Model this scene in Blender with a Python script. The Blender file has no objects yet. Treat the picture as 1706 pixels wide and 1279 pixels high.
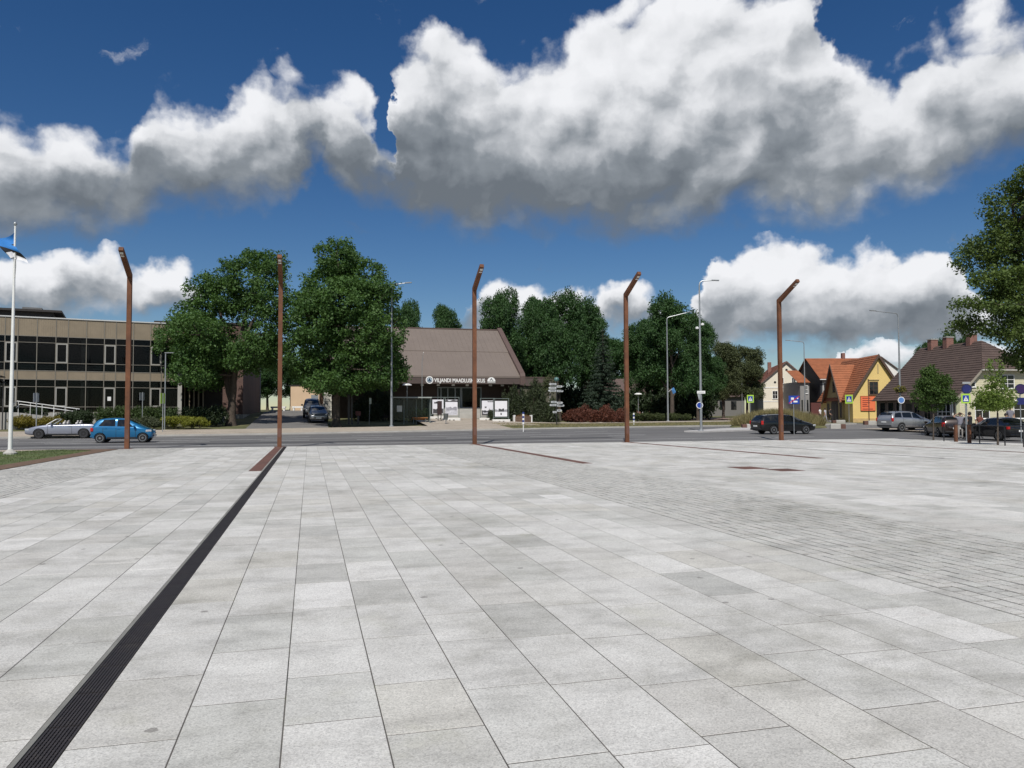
import bpy, bmesh, math, random
import numpy as np
from mathutils import Vector, Matrix
R = math.radians
random.seed(7)
sc = bpy.context.scene
col = sc.collection

# ------------------------------------------------------------------ camera
# The world is laid out along the square: +Y runs along the drain towards the road, +X along the road.
cam_d = bpy.data.cameras.new('camera')
cam = bpy.data.objects.new('camera', cam_d)
col.objects.link(cam)
cam_d.sensor_fit = 'HORIZONTAL'
cam_d.sensor_width = 36.0
cam_d.lens = 36.0 * 1281.0 / 1706.0
cam_d.clip_start = 0.1
cam_d.clip_end = 4000
cam.matrix_world = (Matrix.Translation((0, 0, 1.6)) @ Matrix.Rotation(R(-14.74), 4, 'Z')
                    @ Matrix.Rotation(R(90 + 2.30), 4, 'X') @ Matrix.Rotation(R(-0.2), 4, 'Z'))
sc.camera = cam

# ------------------------------------------------------------------ sun
SUN_DIR = Vector((-2.6, -6.4, 8.5)).normalized()          # towards the sun
sun_d = bpy.data.lights.new('sun', 'SUN')
sun_d.energy = 4.3
sun_d.angle = R(0.53)
sun_d.color = (1.0, 0.955, 0.89)
sun = bpy.data.objects.new('sun', sun_d)
sun.rotation_euler = SUN_DIR.to_track_quat('Z', 'Y').to_euler()
sun.location = (0, 0, 60)
col.objects.link(sun)

# ------------------------------------------------------------------ colour management
sc.view_settings.view_transform = 'Standard'
sc.view_settings.look = 'None'
sc.view_settings.exposure = 0.0
sc.view_settings.gamma = 1.0
sc.view_settings.use_curve_mapping = False
# ------------------------------------------------------------------ world: clear sky with cumulus clouds
world = bpy.data.worlds.new('World')
sc.world = world
world.use_nodes = True

def nd(tree, typ, **kw):
    n = tree.nodes.new(typ)
    for k, v in kw.items():
        setattr(n, k, v)
    return n

def mth(tree, op, a, b=None, c=None, clamp=False):
    n = nd(tree, 'ShaderNodeMath', operation=op)
    n.use_clamp = clamp
    for i, v in enumerate((a, b, c)):
        if v is None:
            continue
        if isinstance(v, (int, float)):
            n.inputs[i].default_value = v
        else:
            tree.links.new(v, n.inputs[i])
    return n.outputs[0]

def vmt(tree, op, a, b=None, out=0):
    n = nd(tree, 'ShaderNodeVectorMath', operation=op)
    for i, v in enumerate((a, b)):
        if v is None:
            continue
        if isinstance(v, (tuple, list)):
            n.inputs[i].default_value = v
        elif isinstance(v, (int, float)):
            n.inputs['Scale'].default_value = v
        else:
            tree.links.new(v, n.inputs[i])
    return n.outputs[out]

def sstep(tree, x, a, b):
    n = nd(tree, 'ShaderNodeMapRange', interpolation_type='SMOOTHSTEP')
    tree.links.new(x, n.inputs['Value'])
    n.inputs['From Min'].default_value = a
    n.inputs['From Max'].default_value = b
    return n.outputs['Result']


# cumulus layers: outlines over azimuth (degrees), as elevations of the tops and of the flat bases
LAYERS = [
    ([(-32.3, 16.4), (-23.7, 17.4), (-19.3, 18.3), (-17.3, 18.1), (-15.0, 18.6), (-12.0, 18.0), (-10.9, 20.5), (-8.9, 21.2), (-7.3, 21.7), (-5.8, 22.9), (-2.9, 23.7), (-0.8, 23.6), (1.1, 23.4), (3.5, 22.8), (4.4, 21.7), (4.8, 20.0), (5.7, 20.4), (5.9, 24.9), (7.9, 26.5), (9.9, 27.5), (12.0, 26.1), (14.7, 25.7), (17.0, 26.6), (19.3, 27.3), (21.5, 28.3), (24.2, 28.8), (30.3, 29.3), (37.2, 27.9), (38.1, 24.7), (39.8, 22.6), (41.3, 21.5), (42.7, 22.6), (44.2, 23.9), (46.9, 23.9), (48.8, 23.4), (54.6, 21.9), (61.8, 18.7)],
     [(-32.1, 9.4), (-23.5, 10.7), (-19.1, 10.9), (-15.9, 11.1), (-13.1, 11.5), (-10.3, 12.9), (-6.1, 13.8), (-3.3, 13.9), (-1.2, 15.4), (-0.2, 17.7), (0.5, 17.7), (1.1, 16.3), (2.2, 15.6), (5.3, 14.8), (7.9, 13.8), (12.4, 13.2), (16.9, 13.0), (21.4, 13.0), (25.8, 13.0), (29.2, 12.9), (32.1, 13.4), (35.4, 13.4), (38.1, 13.1), (41.8, 13.4), (43.9, 14.0), (46.0, 14.9), (48.6, 15.5), (54.4, 14.9), (61.6, 13.3)], 1, 0.03),
    ([(-32.0, 7.8), (-22.1, 9.4), (-19.1, 9.8), (-17.2, 10.5), (-15.5, 10.5), (-13.5, 11.2), (-11.0, 10.7), (-9.1, 10.1), (-7.6, 9.6), (-7.0, 8.0), (-6.4, 5.5), (7.9, 4.1), (11.0, 5.9), (11.7, 8.5), (12.4, 9.8), (14.2, 10.5), (16.0, 9.9), (19.6, 10.1), (20.7, 8.9), (21.8, 9.5), (23.1, 9.9), (24.0, 8.8), (26.2, 8.7), (28.5, 8.2), (29.2, 11.2), (30.5, 11.9), (32.1, 12.2), (33.7, 11.7), (35.7, 12.0), (38.1, 11.7), (39.6, 12.0), (41.4, 11.4), (43.9, 10.6), (44.9, 9.9), (45.5, 7.6), (46.4, 6.4), (54.2, 7.2), (61.4, 6.6)],
     [(-31.9, 4.9), (-22.0, 5.9), (-19.0, 6.2), (-12.4, 6.7), (-7.5, 6.7), (-6.4, 7.2), (7.9, 7.6), (11.0, 6.5), (12.4, 5.9), (21.3, 5.6), (28.5, 5.1), (32.0, 4.5), (37.9, 4.1), (41.6, 4.1), (45.1, 4.4), (46.4, 5.5), (54.1, 5.1), (61.3, 4.5)], 1.9, 0.16),
    ([(-31.9, 2.9), (-19.0, 3.5), (7.9, 3.6), (29.9, 3.4), (32.6, 3.6), (33.2, 4.4), (34.0, 4.5), (34.8, 4.2), (35.6, 3.6), (37.3, 3.7), (38.3, 4.3), (39.8, 4.6), (40.9, 5.1), (43.0, 5.1), (45.1, 4.6), (48.3, 4.2), (54.1, 3.4), (61.2, 3.0)],
     [(-31.9, 3.2), (-19.0, 3.9), (7.9, 4.3), (29.9, 4.1), (32.6, 3.8), (33.2, 3.6), (35.6, 3.5), (37.3, 3.5), (38.3, 3.0), (40.8, 2.6), (45.0, 2.4), (48.3, 2.7), (54.1, 3.0), (61.2, 3.0)], 2.2, 0.4),
]
A0, A1 = -40.0, 68.0           # azimuths covered by the outlines; elsewhere the same sort of cloud goes on at random
wt = world.node_tree
for n in list(wt.nodes):
    wt.nodes.remove(n)

def noise(vec, scale, detail, rough, color=False, lac=2.0):
    n = nd(wt, 'ShaderNodeTexNoise')
    n.noise_dimensions = '2D'
    n.inputs['Scale'].default_value = scale
    n.inputs['Detail'].default_value = detail
    n.inputs['Roughness'].default_value = rough
    n.inputs['Lacunarity'].default_value = lac
    wt.links.new(vec, n.inputs['Vector'])
    return n.outputs[1 if color else 0]

def curve(fac, pts):
    n = nd(wt, 'ShaderNodeFloatCurve')
    c = n.mapping.curves[0]
    n.mapping.use_clip = False
    xs = [((a - A0) / (A1 - A0), (e + 10.0) / 60.0) for a, e in pts]
    c.points[0].location = xs[0]; c.points[1].location = xs[-1]
    for q in xs[1:-1]:
        c.points.new(*q)
    for p_ in c.points:
        p_.handle_type = 'VECTOR'
    n.mapping.update()
    wt.links.new(fac, n.inputs['Value'])
    return mth(wt, 'MULTIPLY_ADD', n.outputs[0], 60.0, -10.0)

wo = nd(wt, 'ShaderNodeOutputWorld')
tc = nd(wt, 'ShaderNodeTexCoord')
sx = nd(wt, 'ShaderNodeSeparateXYZ')
wt.links.new(tc.outputs['Generated'], sx.inputs[0])
az = mth(wt, 'MULTIPLY', mth(wt, 'ARCTAN2', sx.outputs[0], sx.outputs[1]), 180 / math.pi)
el = mth(wt, 'MULTIPLY', mth(wt, 'ARCSINE', sx.outputs[2]), 180 / math.pi)
cb = nd(wt, 'ShaderNodeCombineXYZ')
wt.links.new(az, cb.inputs[0]); wt.links.new(el, cb.inputs[1])
P = cb.outputs[0]
# large warp and fine billows
wv = vmt(wt, 'MULTIPLY', vmt(wt, 'SUBTRACT', noise(P, 0.21, 5, 0.58, color=True), (0.5, 0.5, 0.5)), (5.0, 4.0, 0))
PW = vmt(wt, 'ADD', P, wv)
sw = nd(wt, 'ShaderNodeSeparateXYZ'); wt.links.new(PW, sw.inputs[0])
azw, elw = sw.outputs[0], sw.outputs[1]
PB = vmt(wt, 'ADD', vmt(wt, 'MULTIPLY', P, (1.0, 1.25, 1.0)), vmt(wt, 'MULTIPLY', wv, (0.5, 0.5, 0.0)))
b0 = noise(PB, 0.27, 8, 0.47)
b1 = noise(vmt(wt, 'ADD', PB, (-0.8, 1.6, 0)), 0.27, 4, 0.48)      # the same billows one step towards the sun
slope = mth(wt, 'SUBTRACT', b0, b1)
fac = mth(wt, 'DIVIDE', mth(wt, 'SUBTRACT', azw, A0), A1 - A0)
dens = None; lit = None
for (top, base, soft, dark) in LAYERS:
    t = curve(fac, top)
    b = curve(fac, base)
    up = mth(wt, 'SUBTRACT', t, elw)
    dn = mth(wt, 'SUBTRACT', elw, b)
    d = mth(wt, 'MINIMUM', mth(wt, 'MULTIPLY', up, 0.62*soft), mth(wt, 'MULTIPLY', dn, 0.42*soft))
    d = mth(wt, 'MINIMUM', d, 2.2)
    v = mth(wt, 'DIVIDE', dn, mth(wt, 'MAXIMUM', mth(wt, 'ADD', up, dn), 2.0), clamp=True)
    # the base stays grey, the crown white; thick cloud shades its own middle
    l = mth(wt, 'ADD', mth(wt, 'MULTIPLY', sstep(wt, v, 0.08, 1.05), 1.0), dark)
    if dens is None:
        dens, lit = d, l
    else:
        pick = mth(wt, 'GREATER_THAN', d, dens)
        m_ = nd(wt, 'ShaderNodeMix'); m_.data_type = 'FLOAT'
        wt.links.new(pick, m_.inputs[0]); wt.links.new(lit, m_.inputs[2]); wt.links.new(l, m_.inputs[3])
        lit = m_.outputs[0]
        dens = mth(wt, 'MAXIMUM', dens, d)
# beyond the outlines
gl = noise(P, 0.040, 3, 0.5)
gd = mth(wt, 'MULTIPLY_ADD', gl, 9.0, -4.7)
out_az = sstep(wt, mth(wt, 'ABSOLUTE', mth(wt, 'SUBTRACT', az, 14.7)), 39, 50)
out_el = sstep(wt, el, 33, 44)
outm = mth(wt, 'MAXIMUM', out_az, out_el)
low = sstep(wt, el, -2.0, 3.0)
for_mix = nd(wt, 'ShaderNodeMix'); for_mix.data_type = 'FLOAT'
wt.links.new(outm, for_mix.inputs[0]); wt.links.new(dens, for_mix.inputs[2]); wt.links.new(gd, for_mix.inputs[3])
dens = for_mix.outputs[0]
lm = nd(wt, 'ShaderNodeMix'); lm.data_type = 'FLOAT'
lm.inputs[3].default_value = 0.55
wt.links.new(outm, lm.inputs[0]); wt.links.new(lit, lm.inputs[2])
lit = lm.outputs[0]
lump = mth(wt, 'ABSOLUTE', mth(wt, 'MULTIPLY_ADD', noise(PB, 0.20, 2.0, 0.45), 2.0, -1.0))       # rounded heads with creases between
amp = mth(wt, 'MULTIPLY_ADD', sstep(wt, lit, 0.0, 0.8), 2.0, 1.0)                              # flat soft bases, lively tops
D = mth(wt, 'ADD', dens, mth(wt, 'MULTIPLY', mth(wt, 'SUBTRACT', b0, 0.5), amp))
D = mth(wt, 'ADD', D, mth(wt, 'MULTIPLY', mth(wt, 'SUBTRACT', lump, 0.28), mth(wt, 'MULTIPLY', amp, 0.55)))
lump1 = mth(wt, 'ABSOLUTE', mth(wt, 'MULTIPLY_ADD', noise(vmt(wt, 'ADD', PB, (-0.8, 1.6, 0)), 0.20, 2.0, 0.45), 2.0, -1.0))
slope = mth(wt, 'ADD', slope, mth(wt, 'MULTIPLY', mth(wt, 'SUBTRACT', lump, lump1), 0.30))
mask = mth(wt, 'MULTIPLY', sstep(wt, D, -0.28, 0.95), low)
big = noise(vmt(wt, 'MULTIPLY', PW, (1.0, 1.5, 1.0)), 0.060, 3, 0.45)
lit = mth(wt, 'ADD', lit, mth(wt, 'MULTIPLY', slope, 0.62))
lit = mth(wt, 'ADD', lit, mth(wt, 'MULTIPLY', mth(wt, 'SUBTRACT', big, 0.5), 0.80))
lit = mth(wt, 'ADD', lit, mth(wt, 'MULTIPLY', mth(wt, 'SUBTRACT', b0, 0.5), 0.25))
# thin rags of cloud high up
wisp = noise(vmt(wt, 'MULTIPLY', PW, (0.5, 1.0, 1.0)), 0.42, 6, 0.62)
wm = mth(wt, 'MULTIPLY', sstep(wt, wisp, 0.66, 0.85), 0.30)
mask = mth(wt, 'MAXIMUM', mask, mth(wt, 'MULTIPLY', wm, low))
ramp = nd(wt, 'ShaderNodeValToRGB')
wt.links.new(lit, ramp.inputs[0])
cr = ramp.color_ramp
cr.elements[0].position = 0.0; cr.elements[0].color = (0.16, 0.185, 0.215, 1)
cr.elements[1].position = 1.0; cr.elements[1].color = (0.93, 0.94, 0.97, 1)
for p_, c_ in ((0.28, (0.27, 0.30, 0.335, 1)), (0.50, (0.50, 0.525, 0.56, 1)), (0.74, (0.80, 0.815, 0.845, 1))):
    e_ = cr.elements.new(p_); e_.color = c_
sky = nd(wt, 'ShaderNodeTexSky')
sky.sky_type = 'NISHITA'
sky.sun_disc = False
sky.sun_elevation = math.asin(SUN_DIR.z)
sky.sun_rotation = math.atan2(SUN_DIR.x, SUN_DIR.y)
sky.altitude = 100
sky.air_density = 1.0
sky.dust_density = 0.0
sky.ozone_density = 3.5
bs = nd(wt, 'ShaderNodeBackground'); bs.inputs[1].default_value = 0.064
hs = nd(wt, 'ShaderNodeHueSaturation'); hs.inputs['Saturation'].default_value = 1.28; hs.inputs['Hue'].default_value = 0.507
wt.links.new(sky.outputs[0], hs.inputs['Color'])
wt.links.new(hs.outputs[0], bs.inputs[0])
bc = nd(wt, 'ShaderNodeBackground'); bc.inputs[1].default_value = 0.95
wt.links.new(ramp.outputs[0], bc.inputs[0])
mx = nd(wt, 'ShaderNodeMixShader')
wt.links.new(mask, mx.inputs[0])
wt.links.new(bs.outputs[0], mx.inputs[1]); wt.links.new(bc.outputs[0], mx.inputs[2])
wt.links.new(mx.outputs[0], wo.inputs[0])
world.cycles.sampling_method = 'MANUAL'
world.cycles.sample_map_resolution = 512
# ------------------------------------------------------------------ terrain height (metres) over the plan
def sm(t):
    t = max(0.0, min(1.0, t)); return t * t * (3 - 2 * t)
def kerb_y(X):                                   # far kerb of the main road
    return 62 + .15 * (max(-60, min(X, 60)) + 10)
def T(X, Y):
    yk = kerb_y(X); r = .009 + .008 * sm((X + 10) / 40)
    z = r * max(0, min(Y, yk) - 42)
    t = max(0, Y - yk); q = sm((X - 10) / 20)
    s = .055 - .038 * q; lim = 33 - 23 * q
    return z + s * min(t, lim) + .017 * min(max(0, t - lim), 60)

# ------------------------------------------------------------------ tagging
def tag(o, label=None, cat=None, group=None, kind=None):
    if label: o['label'] = label
    if cat: o['category'] = cat
    if group: o['group'] = group
    if kind: o['kind'] = kind
    return o
def empty(name, loc, rz=0.0, label=None, cat=None, group=None):
    o = bpy.data.objects.new(name, None)
    o.empty_display_size = 0.3
    o.location = loc; o.rotation_euler = (0, 0, rz)
    col.objects.link(o)
    return tag(o, label, cat, group)
def link(name, me, parent=None, loc=None, rz=None):
    o = bpy.data.objects.new(name, me)
    if loc is not None: o.location = loc
    if rz is not None: o.rotation_euler = (0, 0, rz)
    if parent is not None: o.parent = parent
    col.objects.link(o)
    return o
def copy_tree(o, parent=None):
    c = o.copy(); col.objects.link(c); c.parent = parent
    for ch in [k for k in bpy.data.objects if k.parent == o]:
        copy_tree(ch, c)
    return c

# ------------------------------------------------------------------ mesh building
class MB:
    def __init__(s): s.v = []; s.f = []; s.m = []
    def add(s, vs, fs, mi=0):
        k = len(s.v); s.v += [tuple(p) for p in vs]
        for f in fs: s.f.append(tuple(i + k for i in f)); s.m.append(mi)
        return s
    def box(s, x0, x1, y0, y1, z0, z1, mi=0):
        return s.add([(x0,y0,z0),(x1,y0,z0),(x1,y1,z0),(x0,y1,z0),(x0,y0,z1),(x1,y0,z1),(x1,y1,z1),(x0,y1,z1)],
                     [(3,2,1,0),(4,5,6,7),(0,1,5,4),(1,2,6,5),(2,3,7,6),(3,0,4,7)], mi)
    def rbox(s, c, sx, sy, sz, rz=0, mi=0, rx=0, ry=0):
        m = Matrix.Translation(c) @ Matrix.Rotation(rz,4,'Z') @ Matrix.Rotation(ry,4,'Y') @ Matrix.Rotation(rx,4,'X')
        vs = [m @ Vector((a*sx/2,b*sy/2,d*sz/2)) for d in (-1,1) for (a,b) in ((-1,-1),(1,-1),(1,1),(-1,1))]
        return s.add(vs, [(3,2,1,0),(4,5,6,7),(0,1,5,4),(1,2,6,5),(2,3,7,6),(3,0,4,7)], mi)
    def bar(s, p0, p1, w, h, mi=0, up=(0,0,1)):
        p0 = Vector(p0); p1 = Vector(p1); d = (p1-p0).normalized(); u = Vector(up)
        if abs(d.dot(u)) > .98: u = Vector((0,1,0))
        a = d.cross(u).normalized(); b = a.cross(d).normalized()
        vs = [p + a*(i*w/2) + b*(j*h/2) for p in (p0,p1) for (i,j) in ((-1,-1),(1,-1),(1,1),(-1,1))]
        return s.add(vs, [(3,2,1,0),(4,5,6,7),(0,1,5,4),(1,2,6,5),(2,3,7,6),(3,0,4,7)], mi)
    def tube(s, pts, rad, n=8, mi=0, cap=True):
        pts = [Vector(p) for p in pts]
        if not isinstance(rad, (list, tuple)): rad = [rad]*len(pts)
        vs = []; fs = []
        ref = None
        for i, p in enumerate(pts):
            d = (pts[min(i+1,len(pts)-1)] - pts[max(i-1,0)])
            d = d.normalized() if d.length > 1e-9 else Vector((0,0,1))
            if ref is None: ref = Vector((1,0,0)) if abs(d.x) < .9 else Vector((0,1,0))
            a = (ref - d*ref.dot(d)); a = a.normalized() if a.length > 1e-6 else d.orthogonal().normalized()
            ref = a; b = d.cross(a)
            for k in range(n):
                t = 2*math.pi*k/n
                vs.append(p + (a*math.cos(t) + b*math.sin(t))*rad[i])
        for i in range(len(pts)-1):
            for k in range(n):
                fs.append((i*n+k, i*n+(k+1)%n, (i+1)*n+(k+1)%n, (i+1)*n+k))
        if cap:
            fs.append(tuple(reversed(range(n)))); fs.append(tuple((len(pts)-1)*n+k for k in range(n)))
        return s.add(vs, fs, mi)
    def prism(s, poly, axis, t0, t1, mi=0):
        """poly of 2D points extruded along an axis ('x': poly is (y,z); 'y': (x,z); 'z': (x,y))"""
        def P(a, b, t): return {'x': (t,a,b), 'y': (a,t,b), 'z': (a,b,t)}[axis]
        n = len(poly)
        vs = [P(a,b,t0) for a,b in poly] + [P(a,b,t1) for a,b in poly]
        fs = [tuple(reversed(range(n))), tuple(range(n,2*n))] + [(i,(i+1)%n,n+(i+1)%n,n+i) for i in range(n)]
        return s.add(vs, fs, mi)
    def lathe(s, prof, c=(0,0,0), n=16, mi=0, cap=True):
        vs = []; fs = []
        for r, z in prof:
            for k in range(n):
                t = 2*math.pi*k/n; vs.append((c[0]+r*math.cos(t), c[1]+r*math.sin(t), c[2]+z))
        for i in range(len(prof)-1):
            for k in range(n): fs.append((i*n+k, i*n+(k+1)%n, (i+1)*n+(k+1)%n, (i+1)*n+k))
        if cap: fs.append(tuple(reversed(range(n)))); fs.append(tuple((len(prof)-1)*n+k for k in range(n)))
        return s.add(vs, fs, mi)
    def mesh(s, name, mats, smooth=False, fix=True, bevel=0):
        me = bpy.data.meshes.new(name)
        me.from_pydata(s.v, [], s.f)
        for m in (mats if isinstance(mats, (list, tuple)) else [mats]): me.materials.append(m)
        if len(set(s.m)) > 1: me.polygons.foreach_set('material_index', s.m)
        if fix or bevel:
            bm = bmesh.new(); bm.from_mesh(me)
            if fix: bmesh.ops.recalc_face_normals(bm, faces=bm.faces)
            if bevel:
                es = [e for e in bm.edges if len(e.link_faces) == 2 and e.calc_face_angle(0) > .5]
                bmesh.ops.bevel(bm, geom=es, offset=bevel, segments=1, affect='EDGES')
            bm.to_mesh(me); bm.free()
        if smooth: shade(me)
        me.update()
        return me
    def build(s, name, mats, parent=None, smooth=False, loc=None, rz=None, fix=True, bevel=0):
        return link(name, s.mesh(name, mats, smooth, fix, bevel), parent, loc, rz)
def shade(me, ang=40):
    me.polygons.foreach_set('use_smooth', [True]*len(me.polygons))
    try: me.set_sharp_from_angle(angle=R(ang))
    except Exception: pass
def box(name, mat, parent, *a, bevel=0):
    return MB().box(*a).build(name, mat, parent, bevel=bevel)

def np_mesh(name, verts, faces, mats, colors=None, cname='tint'):
    """verts (n,3), faces (m,k) numpy -> mesh; colours per vertex optional"""
    me = bpy.data.meshes.new(name)
    n, (m, k) = len(verts), faces.shape
    me.vertices.add(n); me.vertices.foreach_set('co', np.asarray(verts, np.float32).ravel())
    me.loops.add(m*k); me.loops.foreach_set('vertex_index', faces.astype(np.int32).ravel())
    me.polygons.add(m); me.polygons.foreach_set('loop_start', np.arange(0, m*k, k, dtype=np.int32))
    try: me.polygons.foreach_set('loop_total', np.full(m, k, np.int32))
    except Exception: pass
    if colors is not None:
        a = me.attributes.new(cname, 'FLOAT', 'POINT'); a.data.foreach_set('value', np.asarray(colors, np.float32))
    for mm in (mats if isinstance(mats, (list, tuple)) else [mats]): me.materials.append(mm)
    me.polygons.foreach_set('use_smooth', np.zeros(m, bool))
    me.update(calc_edges=True); me.validate()
    return me

def text_mesh(s, size, depth, mat, align='CENTER', bold=0.0, squash=1.0):
    c = bpy.data.curves.new('lettering', 'FONT'); c.body = s; c.size = size; c.extrude = depth
    c.align_x = align; c.align_y = 'CENTER'; c.offset = bold; c.resolution_u = 3
    o = bpy.data.objects.new('lettering_tmp', c); col.objects.link(o)
    dg = bpy.context.evaluated_depsgraph_get(); dg.update()
    me = bpy.data.meshes.new_from_object(o.evaluated_get(dg))
    me.name = 'lettering'
    bpy.data.objects.remove(o); bpy.data.curves.remove(c)
    me.materials.clear(); me.materials.append(mat)
    # text lies in XY: stand it up so that it faces -Y
    for v in me.vertices: v.co = (v.co.x*squash, -v.co.z, v.co.y)
    return me

# ------------------------------------------------------------------ materials
MATS = {}
def tree_of(name):
    m = bpy.data.materials.new(name); m.use_nodes = True
    t = m.node_tree; p = t.nodes['Principled BSDF']
    return m, t, p
def tnoise(t, vec, scale, detail=4, rough=.55, dim='3D'):
    n = nd(t, 'ShaderNodeTexNoise'); n.noise_dimensions = dim
    n.inputs['Scale'].default_value = scale; n.inputs['Detail'].default_value = detail; n.inputs['Roughness'].default_value = rough
    if vec is not None: t.links.new(vec, n.inputs['Vector'])
    return n.outputs[0]
def ramp(t, f, stops):
    n = nd(t, 'ShaderNodeValToRGB'); t.links.new(f, n.inputs[0])
    c = n.color_ramp
    c.elements[0].position, c.elements[0].color = stops[0][0], (*stops[0][1], 1)
    c.elements[1].position, c.elements[1].color = stops[-1][0], (*stops[-1][1], 1)
    for p, k in stops[1:-1]: e = c.elements.new(p); e.color = (*k, 1)
    return n.outputs[0]
def cmix(t, f, a, b, mode='MIX'):
    n = nd(t, 'ShaderNodeMix'); n.data_type = 'RGBA'; n.blend_type = mode
    for i, v in ((0, f), (6, a), (7, b)):
        if isinstance(v, (int, float)): n.inputs[i].default_value = v
        elif isinstance(v, tuple): n.inputs[i].default_value = (*v, 1)
        else: t.links.new(v, n.inputs[i])
    return n.outputs[2]
def posv(t):
    return nd(t, 'ShaderNodeNewGeometry').outputs['Position']
def bumpn(t, h, strength, dist, p):
    b = nd(t, 'ShaderNodeBump'); b.inputs['Strength'].default_value = strength; b.inputs['Distance'].default_value = dist
    t.links.new(h, b.inputs['Height']); t.links.new(b.outputs[0], p.inputs['Normal'])
def M(name, c, rough=.6, var=.12, scale=3.0, metal=0.0, bump=0.0, bscale=60, dist=.004, spec=.5, coat=0.0, dirt=None, obj=False):
    """plain material with blotchy variation, optional relief and dirt"""
    if name in MATS: return MATS[name]
    m, t, p = tree_of(name)
    v = nd(t, 'ShaderNodeTexCoord').outputs['Object'] if obj else posv(t)
    n = tnoise(t, v, scale, 6, .6)
    lo = tuple(max(0, x*(1-var)) for x in c); hi = tuple(min(1, x*(1+var)) for x in c)
    cc = ramp(t, n, [(.3, lo), (.7, hi)])
    if dirt:
        n2 = tnoise(t, v, scale*.35, 5, .65)
        cc = cmix(t, mth(t, 'MULTIPLY', sstep(t, n2, .5, .75), dirt[1]), cc, dirt[0])
    t.links.new(cc, p.inputs['Base Color'])
    p.inputs['Roughness'].default_value = rough; p.inputs['Metallic'].default_value = metal
    p.inputs['Specular IOR Level'].default_value = spec
    if coat: p.inputs['Coat Weight'].default_value = coat; p.inputs['Coat Roughness'].default_value = .04
    if bump: bumpn(t, tnoise(t, v, bscale, 4, .6), bump, dist, p)
    MATS[name] = m
    return m
def glass_mat(name, c=(.012, .014, .016), rough=.03, spec=.5):
    """dark window glass: clear reflections over an unlit room"""
    if name in MATS: return MATS[name]
    m, t, p = tree_of(name)
    p.inputs['Base Color'].default_value = (*c, 1); p.inputs['Roughness'].default_value = rough
    p.inputs['Specular IOR Level'].default_value = spec
    bumpn(t, tnoise(t, posv(t), .6, 2, .5), .05, .02, p)
    MATS[name] = m
    return m
def clear_glass(name, tint=(.75, .82, .80), f=.75, body=(.02, .024, .024)):
    if name in MATS: return MATS[name]
    m, t, p = tree_of(name)
    out = t.nodes['Material Output']
    tr = nd(t, 'ShaderNodeBsdfTransparent'); tr.inputs[0].default_value = (*tint, 1)
    p.inputs['Base Color'].default_value = (*body, 1); p.inputs['Roughness'].default_value = .04
    mx = nd(t, 'ShaderNodeMixShader'); mx.inputs[0].default_value = 1 - f
    t.links.new(tr.outputs[0], mx.inputs[1]); t.links.new(p.outputs[0], mx.inputs[2]); t.links.new(mx.outputs[0], out.inputs[0])
    MATS[name] = m
    return m
def leaf_mat(name, lo, hi, trans=.3):
    if name in MATS: return MATS[name]
    m, t, p = tree_of(name)
    out = t.nodes['Material Output']
    a = nd(t, 'ShaderNodeAttribute'); a.attribute_name = 'tint'
    n = tnoise(t, posv(t), .55, 4, .6)
    f = mth(t, 'ADD', mth(t, 'MULTIPLY', a.outputs['Fac'], .65), mth(t, 'MULTIPLY', mth(t, 'SUBTRACT', n, .3), .6))
    c = ramp(t, f, [(.1, lo), (.9, hi)])
    p.inputs['Roughness'].default_value = .55; p.inputs['Specular IOR Level'].default_value = .35
    t.links.new(c, p.inputs['Base Color'])
    tl = nd(t, 'ShaderNodeBsdfTranslucent')
    t.links.new(cmix(t, 1.0, c, (1.0, 1.0, .55), 'MULTIPLY'), tl.inputs[0])
    mx = nd(t, 'ShaderNodeMixShader'); mx.inputs[0].default_value = trans
    t.links.new(p.outputs[0], mx.inputs[1]); t.links.new(tl.outputs[0], mx.inputs[2]); t.links.new(mx.outputs[0], out.inputs[0])
    MATS[name] = m
    return m

metal_grey = M('galvanised_steel', (.36, .38, .39), .45, .12, 6, metal=.6)
black_metal = M('black_painted_metal', (.018, .018, .02), .4, .2, 8)
white_paint = M('white_paint', (.78, .78, .76), .45, .05, 4)
rust = M('rusted_steel', (.138, .053, .023), .78, .30, 2.2, bump=.25, bscale=25, dist=.004, dirt=((.085, .034, .018), .7))
rust_flat = M('rusted_plate', (.13, .062, .045), .75, .22, 1.4, bump=.2, bscale=40, dirt=((.07, .04, .032), .6))
bark = M('bark', (.075, .058, .045), .9, .35, 5, bump=.9, bscale=9, dist=.05)
concrete = M('concrete', (.40, .39, .36), .85, .12, 1.4, bump=.2, bscale=30, dirt=((.25, .24, .21), .5))
# ------------------------------------------------------------------ ground surfaces
def grid_sheet(name, xs, y0, y1, ny, dz, mat, kind='structure', parent=None):
    """sheet over the terrain; y0 and y1 are functions of X"""
    vs = []; fs = []
    for X in xs:
        a, b = y0(X), y1(X)
        for j in range(ny+1):
            Y = a + (b-a)*j/ny; vs.append((X, Y, T(X, Y)+dz))
    k = ny+1
    for i in range(len(xs)-1):
        for j in range(ny):
            fs.append((i*k+j, (i+1)*k+j, (i+1)*k+j+1, i*k+j+1))
    o = MB().add(vs, fs).build(name, mat, parent, fix=False)
    shade(o.data)
    if parent is None: tag(o, kind=kind)
    return o
def frange(a, b, st):
    n = max(1, int(round((b-a)/st))); return [a+(b-a)*i/n for i in range(n+1)]
const = lambda v: (lambda X: v)

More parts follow.
